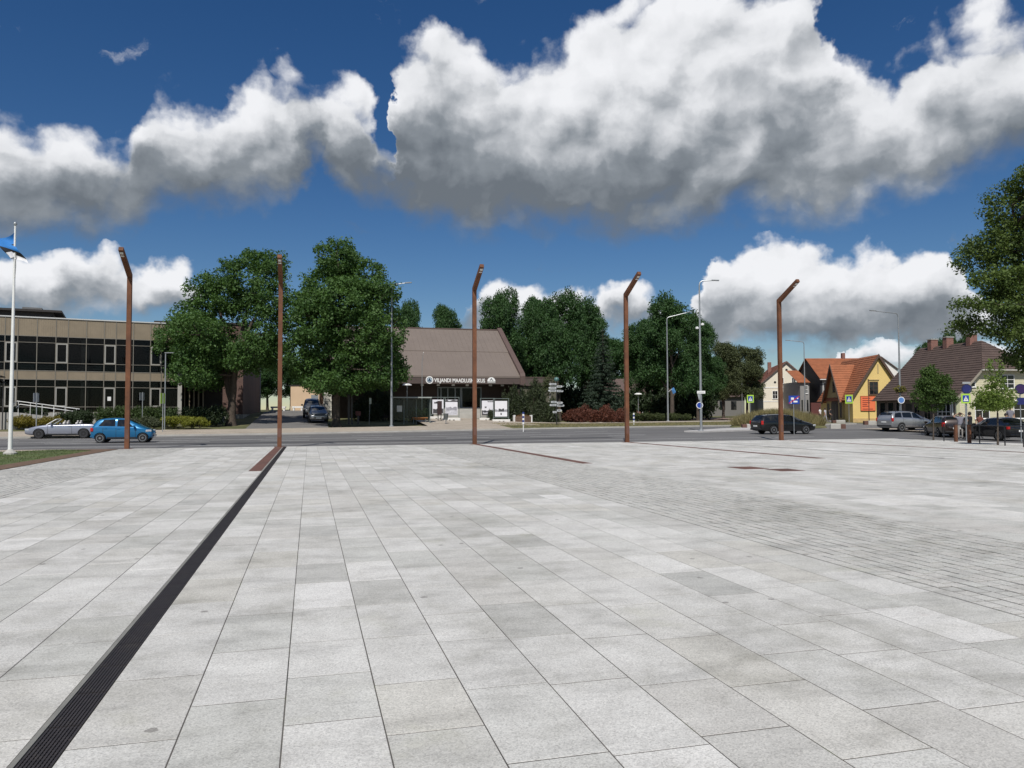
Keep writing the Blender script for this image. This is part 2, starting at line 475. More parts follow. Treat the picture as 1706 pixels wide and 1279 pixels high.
def ground_mat():
    m, t, p = tree_of('dry_turf')
    v = posv(t)
    n1 = tnoise(t, v, .35, 6, .65); n2 = tnoise(t, v, 6, 5, .7)
    c = ramp(t, mth(t, 'ADD', mth(t, 'MULTIPLY', n1, .6), mth(t, 'MULTIPLY', n2, .4)),
             [(.3, (.050, .062, .022)), (.5, (.105, .108, .043)), (.62, (.16, .145, .07)), (.75, (.19, .165, .095))])
    t.links.new(c, p.inputs['Base Color']); p.inputs['Roughness'].default_value = .95
    bumpn(t, n2, .8, .04, p)
    return m
turf = ground_mat()

def asphalt_mat(name, base, seed):
    m, t, p = tree_of(name)
    v = vmt(t, 'ADD', posv(t), (seed, seed*2, 0))
    st = vmt(t, 'MULTIPLY', v, (.06, 1.3, 1))
    n0 = tnoise(t, st, 1.0, 4, .55)                     # wheel tracks and patches along the lanes
    n1 = tnoise(t, v, .5, 6, .65); n2 = tnoise(t, v, 70, 3, .6)
    f = mth(t, 'ADD', mth(t, 'MULTIPLY', n0, .5), mth(t, 'ADD', mth(t, 'MULTIPLY', n1, .3), mth(t, 'MULTIPLY', n2, .2)))
    c = ramp(t, f, [(.34, tuple(x*.62 for x in base)), (.5, base), (.66, tuple(x*1.4 for x in base))])
    t.links.new(c, p.inputs['Base Color']); p.inputs['Roughness'].default_value = .85
    bumpn(t, n2, .5, .006, p)
    return m
asphalt = asphalt_mat('asphalt', (.128, .126, .124), 0)
asphalt_old = asphalt_mat('old_asphalt', (.165, .158, .150), 31)

def paver_mat(name, base, sc_):
    m, t, p = tree_of(name)
    v = posv(t)
    br = nd(t, 'ShaderNodeTexBrick'); t.links.new(v, br.inputs['Vector'])
    br.inputs['Scale'].default_value = sc_; br.inputs['Mortar Size'].default_value = .012
    br.inputs['Color1'].default_value = (*base, 1); br.inputs['Color2'].default_value = (*[x*.86 for x in base], 1)
    br.inputs['Mortar'].default_value = (*[x*.55 for x in base], 1)
    n = tnoise(t, v, .6, 6, .65)
    c = cmix(t, .55, br.outputs[0], ramp(t, n, [(.3, (.55,.53,.50)), (.7, (1,1,1))]), 'MULTIPLY')
    t.links.new(c, p.inputs['Base Color']); p.inputs['Roughness'].default_value = .85
    return m
pave_beige = paver_mat('beige_pavers', (.47, .41, .335), 2.5)
pave_red = paver_mat('reddish_pavers', (.30, .21, .175), 2.2)
road_paint = M('road_paint', (.74, .74, .72), .7, .15, 2.5, dirt=((.35, .35, .35), .5))

# one sheet to the horizon
gx = [-900, -500, -300, -200, -140] + frange(-110, 150, 5) + [180, 220, 300, 500, 900]
grid_sheet('ground', gx, const(-80), const(900), 110, -.22, turf)
# main road, the street on the right and the side street between the houses
rx = frange(-110, 150, 2.5)
grid_sheet('road', rx, const(41.75), kerb_y, 10, -.085, asphalt)
grid_sheet('side_road', frange(36.6, 47.0, 1.3), const(-30), const(41.85), 14, -.081, asphalt)
def strip_on(name, pts, w, dz, mat, kind='structure', parent=None, ext=0):
    """ribbon of width w along plan points"""
    vs = []; fs = []
    P2 = [Vector((a, b)) for a, b in pts]
    for i, p in enumerate(P2):
        d = (P2[min(i+1, len(P2)-1)] - P2[max(i-1, 0)]).normalized(); n = Vector((-d.y, d.x))
        for s_ in (-.5, 0, .5):
            q = p + n*w*s_; vs.append((q.x, q.y, T(q.x, q.y)+dz))
    for i in range(len(P2)-1):
        for k in (0, 1): fs.append((i*3+k, i*3+3+k, i*3+4+k, i*3+1+k))
    o = MB().add(vs, fs).build(name, mat, parent, fix=False)
    for pl in o.data.polygons:
        if pl.normal.z < 0: pl.flip()
    if parent is None: tag(o, kind=kind)
    return o
strip_on('street', [(49, 58), (52, 66), (59, 82), (71, 104), (92, 132), (130, 180)], 9, -.075, asphalt_old)
# far pavement, verge and drive
grid_sheet('pavement_far', frange(-110, 17.5, 2.5), lambda X: kerb_y(X), lambda X: kerb_y(X)+5.2, 3, .035, pave_beige)
grid_sheet('forecourt', frange(10.5, 22, 1.0), lambda X: kerb_y(X)+5.2, const(86.5), 8, .033, pave_beige)
grid_sheet('verge', frange(17.5, 58, 2.5), lambda X: kerb_y(X), lambda X: kerb_y(X)+9.5+.05*(X-17), 4, .03, turf)
grid_sheet('footpath', frange(17.5, 58, 2.5), lambda X: kerb_y(X)+9.5+.05*(X-17.5), lambda X: kerb_y(X)+13.2+.08*(X-17.5), 3, .05, pave_beige)
grid_sheet('driveway', frange(-5.2, 1.6, .85), lambda X: kerb_y(X)+5.2, const(112), 20, .03, asphalt_old)
grid_sheet('park_path', frange(46, 66, 2.5), const(98), const(108), 4, -.12, pave_red)
grid_sheet('footway_right', frange(56, 100, 2.5), lambda X: 92+.9*(X-62), lambda X: 104+.9*(X-62), 4, -.03, pave_red)
grid_sheet('footway_houses', frange(47.0, 61, 1.0), const(-30), lambda X: 58, 20, .03, pave_beige)
# kerbs
def kerb(name, pts, w=.16, h0=-.14, h1=.045, mat=concrete):
    mb = MB()
    for (a, b), (c, d) in zip(pts[:-1], pts[1:]):
        z0, z1 = T(a, b), T(c, d); L = math.hypot(c-a, d-b); n = max(1, int(L/4))
        for i in range(n):
            p = [a+(c-a)*i/n, b+(d-b)*i/n, z0+(z1-z0)*i/n]; q = [a+(c-a)*(i+1)/n, b+(d-b)*(i+1)/n, z0+(z1-z0)*(i+1)/n]
            mb.bar((p[0], p[1], p[2]+(h0+h1)/2), (q[0], q[1], q[2]+(h0+h1)/2), w, h1-h0)
    return tag(mb.build(name, mat), kind='structure')
kerb('kerb_far', [(X, kerb_y(X)-.08) for X in frange(-110, 58, 6)])
kerb('kerb_square', [(-60, 41.78), (36.4, 41.78)], .2, -.16, -.004, M('granite_kerb', (.33, .33, .32), .8, .15, 2))
kerb('kerb_side', [(36.5, 41.7), (36.5, -30)], .2, -.16, -.004, M('granite_kerb', (0, 0, 0)))
# painted markings, sheets just above the asphalt
def dashes(name, pts_fn, s0, s1, dash, gap, w, dz=-.079):
    vs = []; fs = []
    s = s0
    while s < s1:
        a, b = pts_fn(s), pts_fn(min(s+dash, s1))
        for (X, Y) in (a, b):
            vs += [(X, Y-w/2, T(X, Y)+dz), (X, Y+w/2, T(X, Y)+dz)]
        k = len(vs)-4; fs.append((k, k+2, k+3, k+1)); s += dash+gap
    return tag(MB().add(vs, fs).build(name, road_paint, fix=False), kind='structure')
dashes('lane_line_near', lambda s: (s, 45.9+.02*s), -40, 34, 3, 0, .2)
dashes('lane_line_middle', lambda s: (s, 51.3+.05*s), -45, 26, 3, 3, .2)
dashes('centre_line', lambda s: (s, 53.9+.07*s), -45, 24, 3, 0, .2)
dashes('lane_line_far', lambda s: (s, 57.6+.10*s), -45, 27, 3, 3, .2)
dashes('edge_line', lambda s: (s, kerb_y(s)-2.4), -60, 40, 3, 0, .14)
# seam of older asphalt along the far lane (a bay for parked cars) and an island in the junction
strip_on('parking_bay', [(x_, kerb_y(x_)-1.25) for x_ in frange(-60, 16, 4)], 2.2, -.077, asphalt_old)
strip_on('road_patch', [(x_, 48.6+.03*x_) for x_ in frange(-45, 20, 5)], 1.3, -.0805, asphalt_mat('fresh_asphalt', (.062, .062, .064), 77))
isl = MB()
pl_ = [(29.2, 56.5), (30.0, 55.3), (31.6, 55.9), (43, 60.4), (41.5, 64.0), (36.0, 61.6)]
isl.add([(a, b, T(a, b)+.03) for a, b in pl_]+[(a, b, T(a, b)-.12) for a, b in pl_],
        [tuple(range(6))]+[(i, 6+i, 6+(i+1) % 6, (i+1) % 6) for i in range(6)])
tag(isl.build('traffic_island', M('pale_island_paving', (.42, .41, .40), .85, .15, 1.5)), kind='structure')

# ------------------------------------------------------------------ the square: slabs, setts, plates
def granite(name, attr):
    m, t, p = tree_of(name)
    v = posv(t)
    if attr:
        a = nd(t, 'ShaderNodeAttribute'); a.attribute_name = 'tint'; rnd = a.outputs['Fac']
    else:
        rnd = nd(t, 'ShaderNodeObjectInfo').outputs['Random']
    base = ramp(t, rnd, [(0, (.40, .40, .385)), (.12, (.475, .465, .445)), (.3, (.45, .45, .43)), (.5, (.525, .52, .505)),
                         (.65, (.495, .49, .475)), (.8, (.55, .545, .53)), (.92, (.465, .455, .425)), (1, (.60, .595, .585))])
    n1 = tnoise(t, v, .32, 6, .6); n2 = tnoise(t, v, 2.6, 6, .68)
    st = ramp(t, mth(t, 'ADD', mth(t, 'MULTIPLY', n1, .55), mth(t, 'MULTIPLY', n2, .45)),
              [(.34, (.70, .695, .66)), (.48, (.96, .955, .94)), (.66, (1.14, 1.14, 1.13))])
    c = cmix(t, 1.0, base, st, 'MULTIPLY')
    n4 = tnoise(t, vmt(t, 'MULTIPLY', v, (.8, 2.0, 1.0)), 1.5, 5, .62)
    c = cmix(t, 1.0, c, ramp(t, n4, [(.32, (.87, .87, .865)), (.48, (1.06, 1.06, 1.055)), (.68, (1.12, 1.12, 1.115))]), 'MULTIPLY')
    # crystals
    vo = nd(t, 'ShaderNodeTexVoronoi'); vo.inputs['Scale'].default_value = 130; t.links.new(v, vo.inputs['Vector'])
    cs = nd(t, 'ShaderNodeSeparateColor'); t.links.new(vo.outputs['Color'], cs.inputs[0])
    sp = ramp(t, cs.outputs[0], [(0, (.52, .51, .50)), (.25, (.86, .86, .85)), (.7, (1.08, 1.08, 1.07)), (1, (1.30, 1.29, 1.27))])
    c = cmix(t, .6, c, sp, 'MULTIPLY')
    # lichen and rust bloom, gum and dropped dirt
    g1 = sstep(t, tnoise(t, vmt(t, 'ADD', v, (7, 3, 0)), .75, 5, .7), .58, .78)
    c = cmix(t, mth(t, 'MULTIPLY', g1, .30), c, (.34, .34, .22))
    g2 = sstep(t, tnoise(t, vmt(t, 'ADD', v, (40, 9, 0)), 1.1, 6, .72), .64, .80)
    c = cmix(t, mth(t, 'MULTIPLY', g2, .38), c, (.40, .27, .22))
    v3 = nd(t, 'ShaderNodeTexVoronoi'); v3.voronoi_dimensions = '2D'; v3.inputs['Scale'].default_value = 1.15; t.links.new(v, v3.inputs['Vector'])
    cs3 = nd(t, 'ShaderNodeSeparateColor'); t.links.new(v3.outputs['Color'], cs3.inputs[0])
    wob = mth(t, 'MULTIPLY', mth(t, 'SUBTRACT', tnoise(t, v, 14, 4, .7), .5), .09)
    dot = mth(t, 'LESS_THAN', mth(t, 'ADD', v3.outputs['Distance'], wob), .034)
    dot = mth(t, 'MULTIPLY', dot, mth(t, 'GREATER_THAN', cs3.outputs[1], .80))
    c = cmix(t, mth(t, 'MULTIPLY', dot, .55), c, (.085, .075, .068))
    t.links.new(c, p.inputs['Base Color'])
    p.inputs['Roughness'].default_value = .72; p.inputs['Specular IOR Level'].default_value = .35
    bumpn(t, mth(t, 'ADD', cs.outputs[0], mth(t, 'MULTIPLY', n2, 1.2)), .28, .003, p)
    return m
slab_m = granite('granite_slab', False)
slab_far_m = granite('granite_slabs_far', True)
sett_m = granite('granite_setts', True)
def joint_mat():
    m, t, p = tree_of('joint_sand')
    n = tnoise(t, posv(t), 1.7, 5, .7)
    c = ramp(t, n, [(.35, (.055, .053, .048)), (.55, (.11, .10, .088)), (.68, (.085, .10, .045)), (.8, (.16, .12, .10))])
    t.links.new(c, p.inputs['Base Color']); p.inputs['Roughness'].default_value = .95
    return m
joint = joint_mat()
DRAIN0, DRAIN1 = -1.295, -1.128
paving = MB()
for xa, xb in ((-60, DRAIN0-.026), (DRAIN1+.002, 36.45)):
    paving.add([(xa, -40, -.0015), (xb, -40, -.0015), (xb, 41.68, -.0015), (xa, 41.68, -.0015)], [(0, 1, 2, 3)])
paving = paving.build('square_paving', joint, fix=False)
tag(paving, kind='structure')

rng = random.Random(11)
SL = .985
slabs = []                       # x0, x1, y0, y1
def column(x0, x1, ya, yb, jx=.0065, jy=.009, lens=(SL,)):
    y = ya - rng.random()*SL
    while y < yb:
        L = rng.choice(lens)
        a, b = max(y, ya), min(y+L, yb)
        if b-a > .12: slabs.append((x0+jx/2, x1-jx/2, a+jy/2, b-jy/2))
        y += L
x = DRAIN1
LENS = (SL, SL, SL, SL, .74)
while x < 5.40:
    column(x, x+.5035, -4, 41.62, lens=LENS); x += .5035
SETT_A = x
x = DRAIN0 - .03
while x > -5.70:
    column(x-.5, x, -4, 41.62, lens=LENS); x -= .5
SETT_L1 = x; SETT_L0 = -8.92
SETT_B = 8.62
x = SETT_B
while x < 36.2:
    column(x, x+.5035, -4, 41.62, lens=LENS); x += .5035

def in_view(X, Y):
    s_, c_ = math.sin(R(14.74)), math.cos(R(14.74))
    xc, zc = X*c_-Y*s_, X*s_+Y*c_
    return zc > 2.2 and abs(xc)/zc < .74
near = [q for q in slabs if in_view((q[0]+q[1])/2, (q[2]+q[3])/2)]
near.sort(key=lambda q: (q[0]+q[1])**2/4 + (q[2]+q[3])**2/4)
pick = set(near[:300])
slab_cache = {}
def slab_mesh(w, l):
    key = (round(w, 2), round(l, 2))
    if key not in slab_cache:
        b = .0018; z1 = 0; h = .05
        mb = MB()
        mb.add([(-w/2, -l/2, -h), (w/2, -l/2, -h), (w/2, l/2, -h), (-w/2, l/2, -h),
                (-w/2, -l/2, -b), (w/2, -l/2, -b), (w/2, l/2, -b), (-w/2, l/2, -b),
                (-w/2+b, -l/2+b, 0), (w/2-b, -l/2+b, 0), (w/2-b, l/2-b, 0), (-w/2+b, l/2-b, 0)],
               [(8, 9, 10, 11)] + [(i, (i+1) % 4, 4+(i+1) % 4, 4+i) for i in range(4)] + [(4+i, 4+(i+1) % 4, 8+(i+1) % 4, 8+i) for i in range(4)])
        slab_cache[key] = mb.mesh('slab', slab_m, fix=False)
    return slab_cache[key]
for q in near[:300]:
    o = link('slab', slab_mesh(q[1]-q[0], q[3]-q[2]), paving, ((q[0]+q[1])/2, (q[2]+q[3])/2, rng.uniform(-.0005, .0005)))
    o.rotation_euler = (rng.uniform(-.0006, .0006), rng.uniform(-.0008, .0008), rng.uniform(-.001, .001))
def box_field(name, rects, mat, parent, depth=.04, jit=.0005, tint=None, z=0.0):
    A = np.array(rects, np.float64); n = len(A)
    r_ = np.random.RandomState(5)
    zt = z + r_.uniform(-jit, jit, (n, 1))
    X = A[:, [0, 1, 1, 0]]; Y = A[:, [2, 2, 3, 3]]
    top = np.stack([X, Y, np.repeat(zt, 4, 1)], -1); bot = np.stack([X, Y, np.repeat(zt-depth, 4, 1)], -1)
    V = np.concatenate([top, bot], 1).reshape(-1, 3)
    f = np.array([[0, 1, 2, 3], [4, 5, 1, 0], [5, 6, 2, 1], [6, 7, 3, 2], [7, 4, 0, 3]])
    Fc = (np.arange(n)[:, None, None]*8 + f[None]).reshape(-1, 4)
    tv = np.repeat(r_.rand(n) if tint is None else tint[0]+r_.rand(n)*(tint[1]-tint[0]), 8)
    o = link(name, np_mesh(name, V, Fc, mat, tv), parent)
    return tag(o, kind='stuff')
box_field('slabs', [q for q in slabs if q not in pick], slab_far_m, paving)
def setts(x0, x1, y0, y1):
    out = []; y_ = None
    nrow = int(round((x1-x0)/.165)); w = (x1-x0)/nrow
    for i in range(nrow):
        y = y0 - rng.random()*.2
        xa = x0+i*w
        while y < y1:
            L = rng.uniform(.15, .23)
            j = rng.uniform(.010, .022)
            out.append((xa+.009+rng.uniform(-.002, .003), xa+w-.009+rng.uniform(-.003, .002), max(y, y0)+j/2, min(y+L, y1)-j/2)); y += L
    return [q for q in out if q[3]-q[2] > .05]
rs = setts(SETT_A, SETT_B-.004, -4, 41.62) + setts(SETT_L0, SETT_L1, -4, 41.62)
box_field('setts', rs, sett_m, paving, jit=.0028, tint=(.0, .33), z=.003)

# rusty plates let into the paving beside the lamp masts and the inspection covers
def plate(name, x0, x1, y0, y1, label, n=1):
    e = empty(name, ((x0+x1)/2, (y0+y1)/2, 0), 0, label, 'metal plate')
    L = (y1-y0)/n
    me = MB().box(-(x1-x0)/2, (x1-x0)/2, -L/2+.003, L/2-.003, -.02, .006).mesh('plate', rust_flat, bevel=.002)
    for i in range(n):
        link('plate', me, e, (0, y0+(i+.5)*L-(y0+y1)/2, 0))
    return e
plate('paving_strip', -1.70, -1.345, 23.5, 41.0, 'long rust brown metal strip set in the paving beside the drain', 9)
plate('paving_strip', 8.63, 8.99, 23.8, 41.0, 'rust brown metal strip at the edge of the setts, behind the flag-free third mast', 9)['label'] = 'rust brown metal strip along the edge of the small sett paving'
plate('paving_strip', 17.6, 17.98, 24.0, 41.0, 'rust brown metal strip running from the mast before the shrubs and flower bed', 9)
plate('paving_strip', 28.0, 28.3, 22.5, 41.0, 'narrow dark metal strip running from the mast before the black estate car', 9)
plate('inspection_cover', 12.2, 13.0, 19.9, 20.9, 'small brown square cover in the paving, the farther of an offset pair')
plate('inspection_cover', 12.75, 13.5, 18.9, 19.75, 'small brown square cover in the paving, the nearer of an offset pair')
plate('inspection_cover', 21.0, 22.0, 17.6, 18.3, 'lone brown cover in the paving far from the offset pair')
sd = empty('slot_drain', (21.8, 32, 0), 0, 'thin dark slot drain crossing the pale slabs', 'drain')
for i in range(6):
    box('slot_section', black_metal, sd, -.04, .04, -9.4+i*3.1+.004, -9.4+(i+1)*3.1-.004, -.02, .005)

# drain with its grating
dr = empty('drainage_channel', ((DRAIN0+DRAIN1)/2, 22, 0), 0, 'long black metal drain grating running straight across the paved square', 'drain')
gm = M('cast_iron_grate', (.040, .034, .033), .55, .3, 20, metal=.2, dirt=((.10, .085, .07), .5))
gw = (DRAIN1-DRAIN0)
box('channel', M('channel_dark', (.012, .012, .012), .9), dr, -gw/2, gw/2, -26, 19.6, -.05, -.0165)
box('edge_rail', M('channel_edge', (.30, .29, .25), .5, .2, 3, metal=.4), dr, -gw/2-.028, -gw/2-.002, -26, 19.6, -.03, .001)
mb = MB()
for k in range(9):
    xx = -gw/2+.010+k*(gw-.020)/8
    mb.box(xx-.0055, xx+.0055, -.245, .245, -.022, -.001)
for k in range(16):
    yy = -.245+.49*(k+.5)/16
    mb.box(-gw/2+.006, gw/2-.006, yy-.005, yy+.005, -.024, -.005)
gme = mb.mesh('grate', gm, fix=False)
for i in range(90):
    link('grate', gme, dr, (0, -26.0+.25+i*.5, 0))

# lawn with its brown edging beside the flagpole
def ngon(name, pts, dz, mat, kind='structure'):
    bm = bmesh.new()
    f = bm.faces.new([bm.verts.new((a, b, dz)) for a, b in pts]); f.normal_update()
    if f.normal.z < 0: f.normal_flip()
    me = bpy.data.meshes.new(name); bm.to_mesh(me); bm.free(); me.materials.append(mat)
    return tag(link(name, me), kind=kind)
lawn_m = M('lawn', (.085, .115, .036), .95, .35, 1.3, bump=.6, bscale=50, dist=.02, dirt=((.17, .15, .075), .8))
LAWN = [(-9.75, 6), (-9.75, 39.5), (-11.6, 41.3), (-13.4, 39.6), (-17.5, 39.2), (-40, 39.2), (-40, 6)]
ngon('lawn', LAWN, .012, lawn_m)
ngon('edging_bed', [(-8.93, 6), (-8.93, 41.0), (-11.0, 41.2), (-9.74, 39.5), (-9.74, 6)], .016, M('bark_mulch', (.135, .085, .055), .95, .3, 6, bump=.6, bscale=60, dist=.02))
ngon('pavement_near', [(-60, 39.15), (-60, 41.66), (-9.6, 41.66), (-11.6, 41.35), (-13.4, 39.65), (-17.5, 39.25)], .008, pave_beige)
# ------------------------------------------------------------------ rusty lamp masts along the road edge
def make_mast(X, label):
    e = empty('lamp_mast', (X, 41.3, 0), 0, label, 'lamp mast', 'rusty lamp masts along the edge of the square')
    w = .105
    MB().prism([(-w, 0), (w, 0), (w, 8.60), (-w, 8.43)], 'x', -w, w).build('post', rust, e, bevel=.006)
    a = math.atan2(.86, 1.95); L = 2.16
    arm = MB()
    ca, sa = math.cos(a), math.sin(a)
    def pt(s, t): return (-s*ca - t*sa, 8.52 + s*sa - t*ca)
    arm.prism([(-w, 8.442), (w, 8.612), pt(L, -.19)[0:2], pt(L, 0.0)], 'x', -w-.002, w+.002)
    arm.build('arm', rust, e, bevel=.006)
    for s_ in (L-.22, L-.48):
        c0 = pt(s_, .012)
        MB().rbox((0, c0[0], c0[1]), .15, .16, .03, 0, 0, rx=-a).build('lamp_unit', M('lamp_lens', (.72, .72, .70), .3, .03), e)
    MB().box(-.26, .26, -.26, .26, .0, .012).build('base_plate', rust_flat, e, bevel=.003)
    door = MB().box(-.07, .07, -w-.004, -w, .5, .95).build('access_door', rust_flat, e)
    return e
for X, L in ((-8.64, 'bent rusty steel lamp mast beside the lawn, before the blue hatchback'),
             (-1.49, 'bent rusty steel lamp mast at the end of the black drain grating'),
             (8.74, 'bent rusty steel lamp mast covering part of the building lettering'),
             (17.72, 'bent rusty steel lamp mast in front of the dark conifer and red flowers'),
             (27.85, 'bent rusty steel lamp mast in front of the black estate car')):
    make_mast(X, L)
# ------------------------------------------------------------------ materials of the buildings
panel_m = M('ribbed_taupe_panel', (.235, .192, .135), .7, .10, 1.2, bump=.15, bscale=8)
frame_m = M('bronze_aluminium', (.235, .215, .180), .45, .10, 3, metal=.35)
sash_m = M('pale_aluminium', (.34, .33, .30), .5, .08, 3, metal=.2)
glass_o = clear_glass('office_glass', (.44, .46, .47), .72, (.004, .005, .005))
glass_d = glass_mat('dark_glass')
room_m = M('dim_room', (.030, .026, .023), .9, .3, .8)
pale_m = M('radiator_white', (.42, .41, .38), .6, .1, 3)
def brick_mat(name, base, mortar, scale=4.2):
    m, t, p = tree_of(name)
    tcv = nd(t, 'ShaderNodeTexCoord').outputs['Object']
    mp = nd(t, 'ShaderNodeVectorMath', operation='DOT_PRODUCT')
    # lay the courses along the horizontal run of the wall, whichever way it faces
    sp = nd(t, 'ShaderNodeSeparateXYZ'); t.links.new(tcv, sp.inputs[0])
    cb_ = nd(t, 'ShaderNodeCombineXYZ')
    t.links.new(mth(t, 'ADD', sp.outputs[0], sp.outputs[1]), cb_.inputs[0]); t.links.new(sp.outputs[2], cb_.inputs[1])
    br = nd(t, 'ShaderNodeTexBrick'); t.links.new(cb_.outputs[0], br.inputs['Vector'])
    br.inputs['Scale'].default_value = scale; br.inputs['Mortar Size'].default_value = .02
    br.inputs['Color1'].default_value = (*base, 1); br.inputs['Color2'].default_value = (*[x*.7 for x in base], 1)
    br.inputs['Mortar'].default_value = (*mortar, 1)
    n = tnoise(t, posv(t), .5, 5, .6)
    t.links.new(cmix(t, .6, br.outputs[0], ramp(t, n, [(.3, (.65, .62, .6)), (.7, (1.1, 1.1, 1.1))]), 'MULTIPLY'), p.inputs['Base Color'])
    p.inputs['Roughness'].default_value = .9
    bumpn(t, br.outputs['Fac'], -.4, .01, p)
    return m
brick_m = brick_mat('dark_red_brick', (.155, .085, .068), (.14, .12, .11))
brick_r = brick_mat('red_brick', (.27, .11, .08), (.28, .24, .22))

# ------------------------------------------------------------------ two-storey office block on the left
of = empty('office_block', (-19.39, 75.93, 0), math.atan2(.207, .978),
           'long two storey office block with taupe panels and dark ribbon windows', 'building')
NW, WW = .93, 1.42
bays = []                                            # (x0, x1, narrow)
for k in range(-5, 3):
    s0 = -2.30 + 3.77*k
    bays += [(s0, s0+NW, True), (s0+NW, s0+NW+WW, False)]
    if k < 2: bays.append((s0+NW+WW, s0+NW+2*WW, False))
X0, X1 = bays[0][0], bays[-1][1]
Z = dict(base=1.93, r0=2.44, t0=4.20, h0=4.83, s1=5.59, r1=6.28, t1=8.05, h1=8.61, top=10.19)
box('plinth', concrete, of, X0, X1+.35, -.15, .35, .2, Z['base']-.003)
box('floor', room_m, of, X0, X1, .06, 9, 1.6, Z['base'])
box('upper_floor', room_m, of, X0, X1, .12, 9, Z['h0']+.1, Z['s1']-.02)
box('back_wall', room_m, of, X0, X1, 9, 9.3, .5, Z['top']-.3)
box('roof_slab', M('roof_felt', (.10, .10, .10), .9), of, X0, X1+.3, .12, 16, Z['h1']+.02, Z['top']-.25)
box('end_wall', brick_m, of, X1+.05, X1+.33, .36, 16, .5, Z['h1'])
box('corner_post', concrete, of, X1+.003, X1+.36, -.06, .34, Z['base'], Z['h1'])
box('parapet_cap', M('pale_flashing', (.62, .62, .60), .4, .05, 3, metal=.3), of, X0, X1+.42, -.10, .4, Z['top'], Z['top']+.10)
ribm = {}
def panel(x0, x1, z0, z1):
    key = (round(x1-x0, 2), round(z1-z0, 2))
    if key not in ribm:
        w, h = x1-x0-.05, z1-z0-.03
        mb = MB().box(-w/2, w/2, -.02, .05, -h/2, h/2)
        n = int(w/.16)
        for i in range(n):
            xx = -w/2+(i+.5)*w/n; mb.box(xx-.012, xx+.012, -.028, -.019, -h/2+.01, h/2-.01)
        ribm[key] = mb.mesh('panel', panel_m, fix=False)
    return link('panel', ribm[key], of, ((x0+x1)/2, 0, (z0+z1)/2))
for (a, b, nar) in bays:
    panel(a, b, Z['h1'], Z['top']); panel(a, b, Z['h0'], Z['s1'])
    box('mullion', frame_m, of, a-.03, a+.03, -.055, .06, Z['base'], Z['top']-.004)
    for z0, z1 in ((Z['base'], Z['r0']), (Z['r0'], Z['t0']), (Z['t0'], Z['h0']), (Z['s1'], Z['r1']), (Z['r1'], Z['t1']), (Z['t1'], Z['h1'])):
        pn = box('pane', glass_o, of, a+.03, b-.03, .012, .022, z0+.035, z1-.035)
    if nar:                                          # opening sash in its own frame
        for z0, z1 in ((Z['r0'], Z['t0']), (Z['r1'], Z['t1'])):
            if abs(a-1.47) < .1 and z1 < 5: z0 = Z['base']
            fr = MB()
            for q in ((a+.032, a+.13, z0+.03, z1-.03), (b-.13, b-.032, z0+.03, z1-.03), (a+.13, b-.13, z0+.03, z0+.13), (a+.13, b-.13, z1-.13, z1-.03)):
                fr.box(q[0], q[1], -.045, .008, q[2], q[3])
            f_ = fr.build('door_frame' if (abs(a-1.47) < .1 and z1 < 5) else 'sash_frame', sash_m, of)
            if f_.name.startswith('door'):
                box('paper_note', white_paint, f_, a+.32, a+.60, .0, .006, 3.0, 3.36)
    if not nar:
        rad = box('radiator', pale_m, of, a+.12, b-.2, .22, .34, Z['s1']+.18, Z['s1']+.52)
for z_, h_ in ((Z['r0'], .045), (Z['t0'], .045), (Z['r1'], .045), (Z['t1'], .045), (Z['h1'], .06), (Z['s1'], .06), (Z['h0'], .06), (Z['base']+.03, .06)):
    box('transom', frame_m, of, X0, X1, -.042, .05, z_-h_/2, z_+h_/2)
for xx in (.02, -7.52, -15.06):                       # columns just behind the glass
    for z0, z1 in ((Z['base'], Z['h0']), (Z['s1'], Z['h1'])):
        box('column', concrete, of, xx-.36, xx-.06, .08, .38, z0, z1)
        box('column', concrete, of, xx+.14, xx+.24, .08, .38, z0, z1)
box('penthouse', M('dark_cladding', (.05, .042, .038), .8), of, -8.6, -2.9, 5, 11, 9.9, 11.3)
box('penthouse_roof', M('dark_eaves', (.032, .028, .026), .7), of, -8.9, -2.2, 4.6, 11.4, 11.3, 11.5)
box('vent_box', M('vent_grey', (.14, .14, .14), .6), of, -5.6, -4.0, 7, 9, 11.5, 11.95)
# link with upright fins, then the brick hall
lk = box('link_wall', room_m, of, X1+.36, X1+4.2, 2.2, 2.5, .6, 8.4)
for i in range(5):
    box('fin', panel_m, of, X1+.62+i*.42, X1+.72+i*.42, .9+.1*i, 2.2, Z['r0']-.4, Z['h0']+1.0)
box('link_plinth', concrete, of, X1+.40, X1+4.2, .7, 2.19, .6, 1.95)

hall = empty('brick_hall', (-15.6, 86.6, 0), 0, 'tall windowless dark red brick hall behind the leaning forked tree', 'building')
box('wall', brick_m, hall, 0, 8.7, 0, 31, 1.0, 11.3)
box('base_course', concrete, hall, -.05, 8.75, -.05, 31.05, .6, 1.75)
box('coping', M('dark_eaves', (0, 0, 0)), hall, -.12, 8.82, -.12, 31.1, 11.3, 11.52)
box('downpipe', metal_grey, hall, 8.705, 8.82, 28.6, 28.72, 1.9, 11.2)

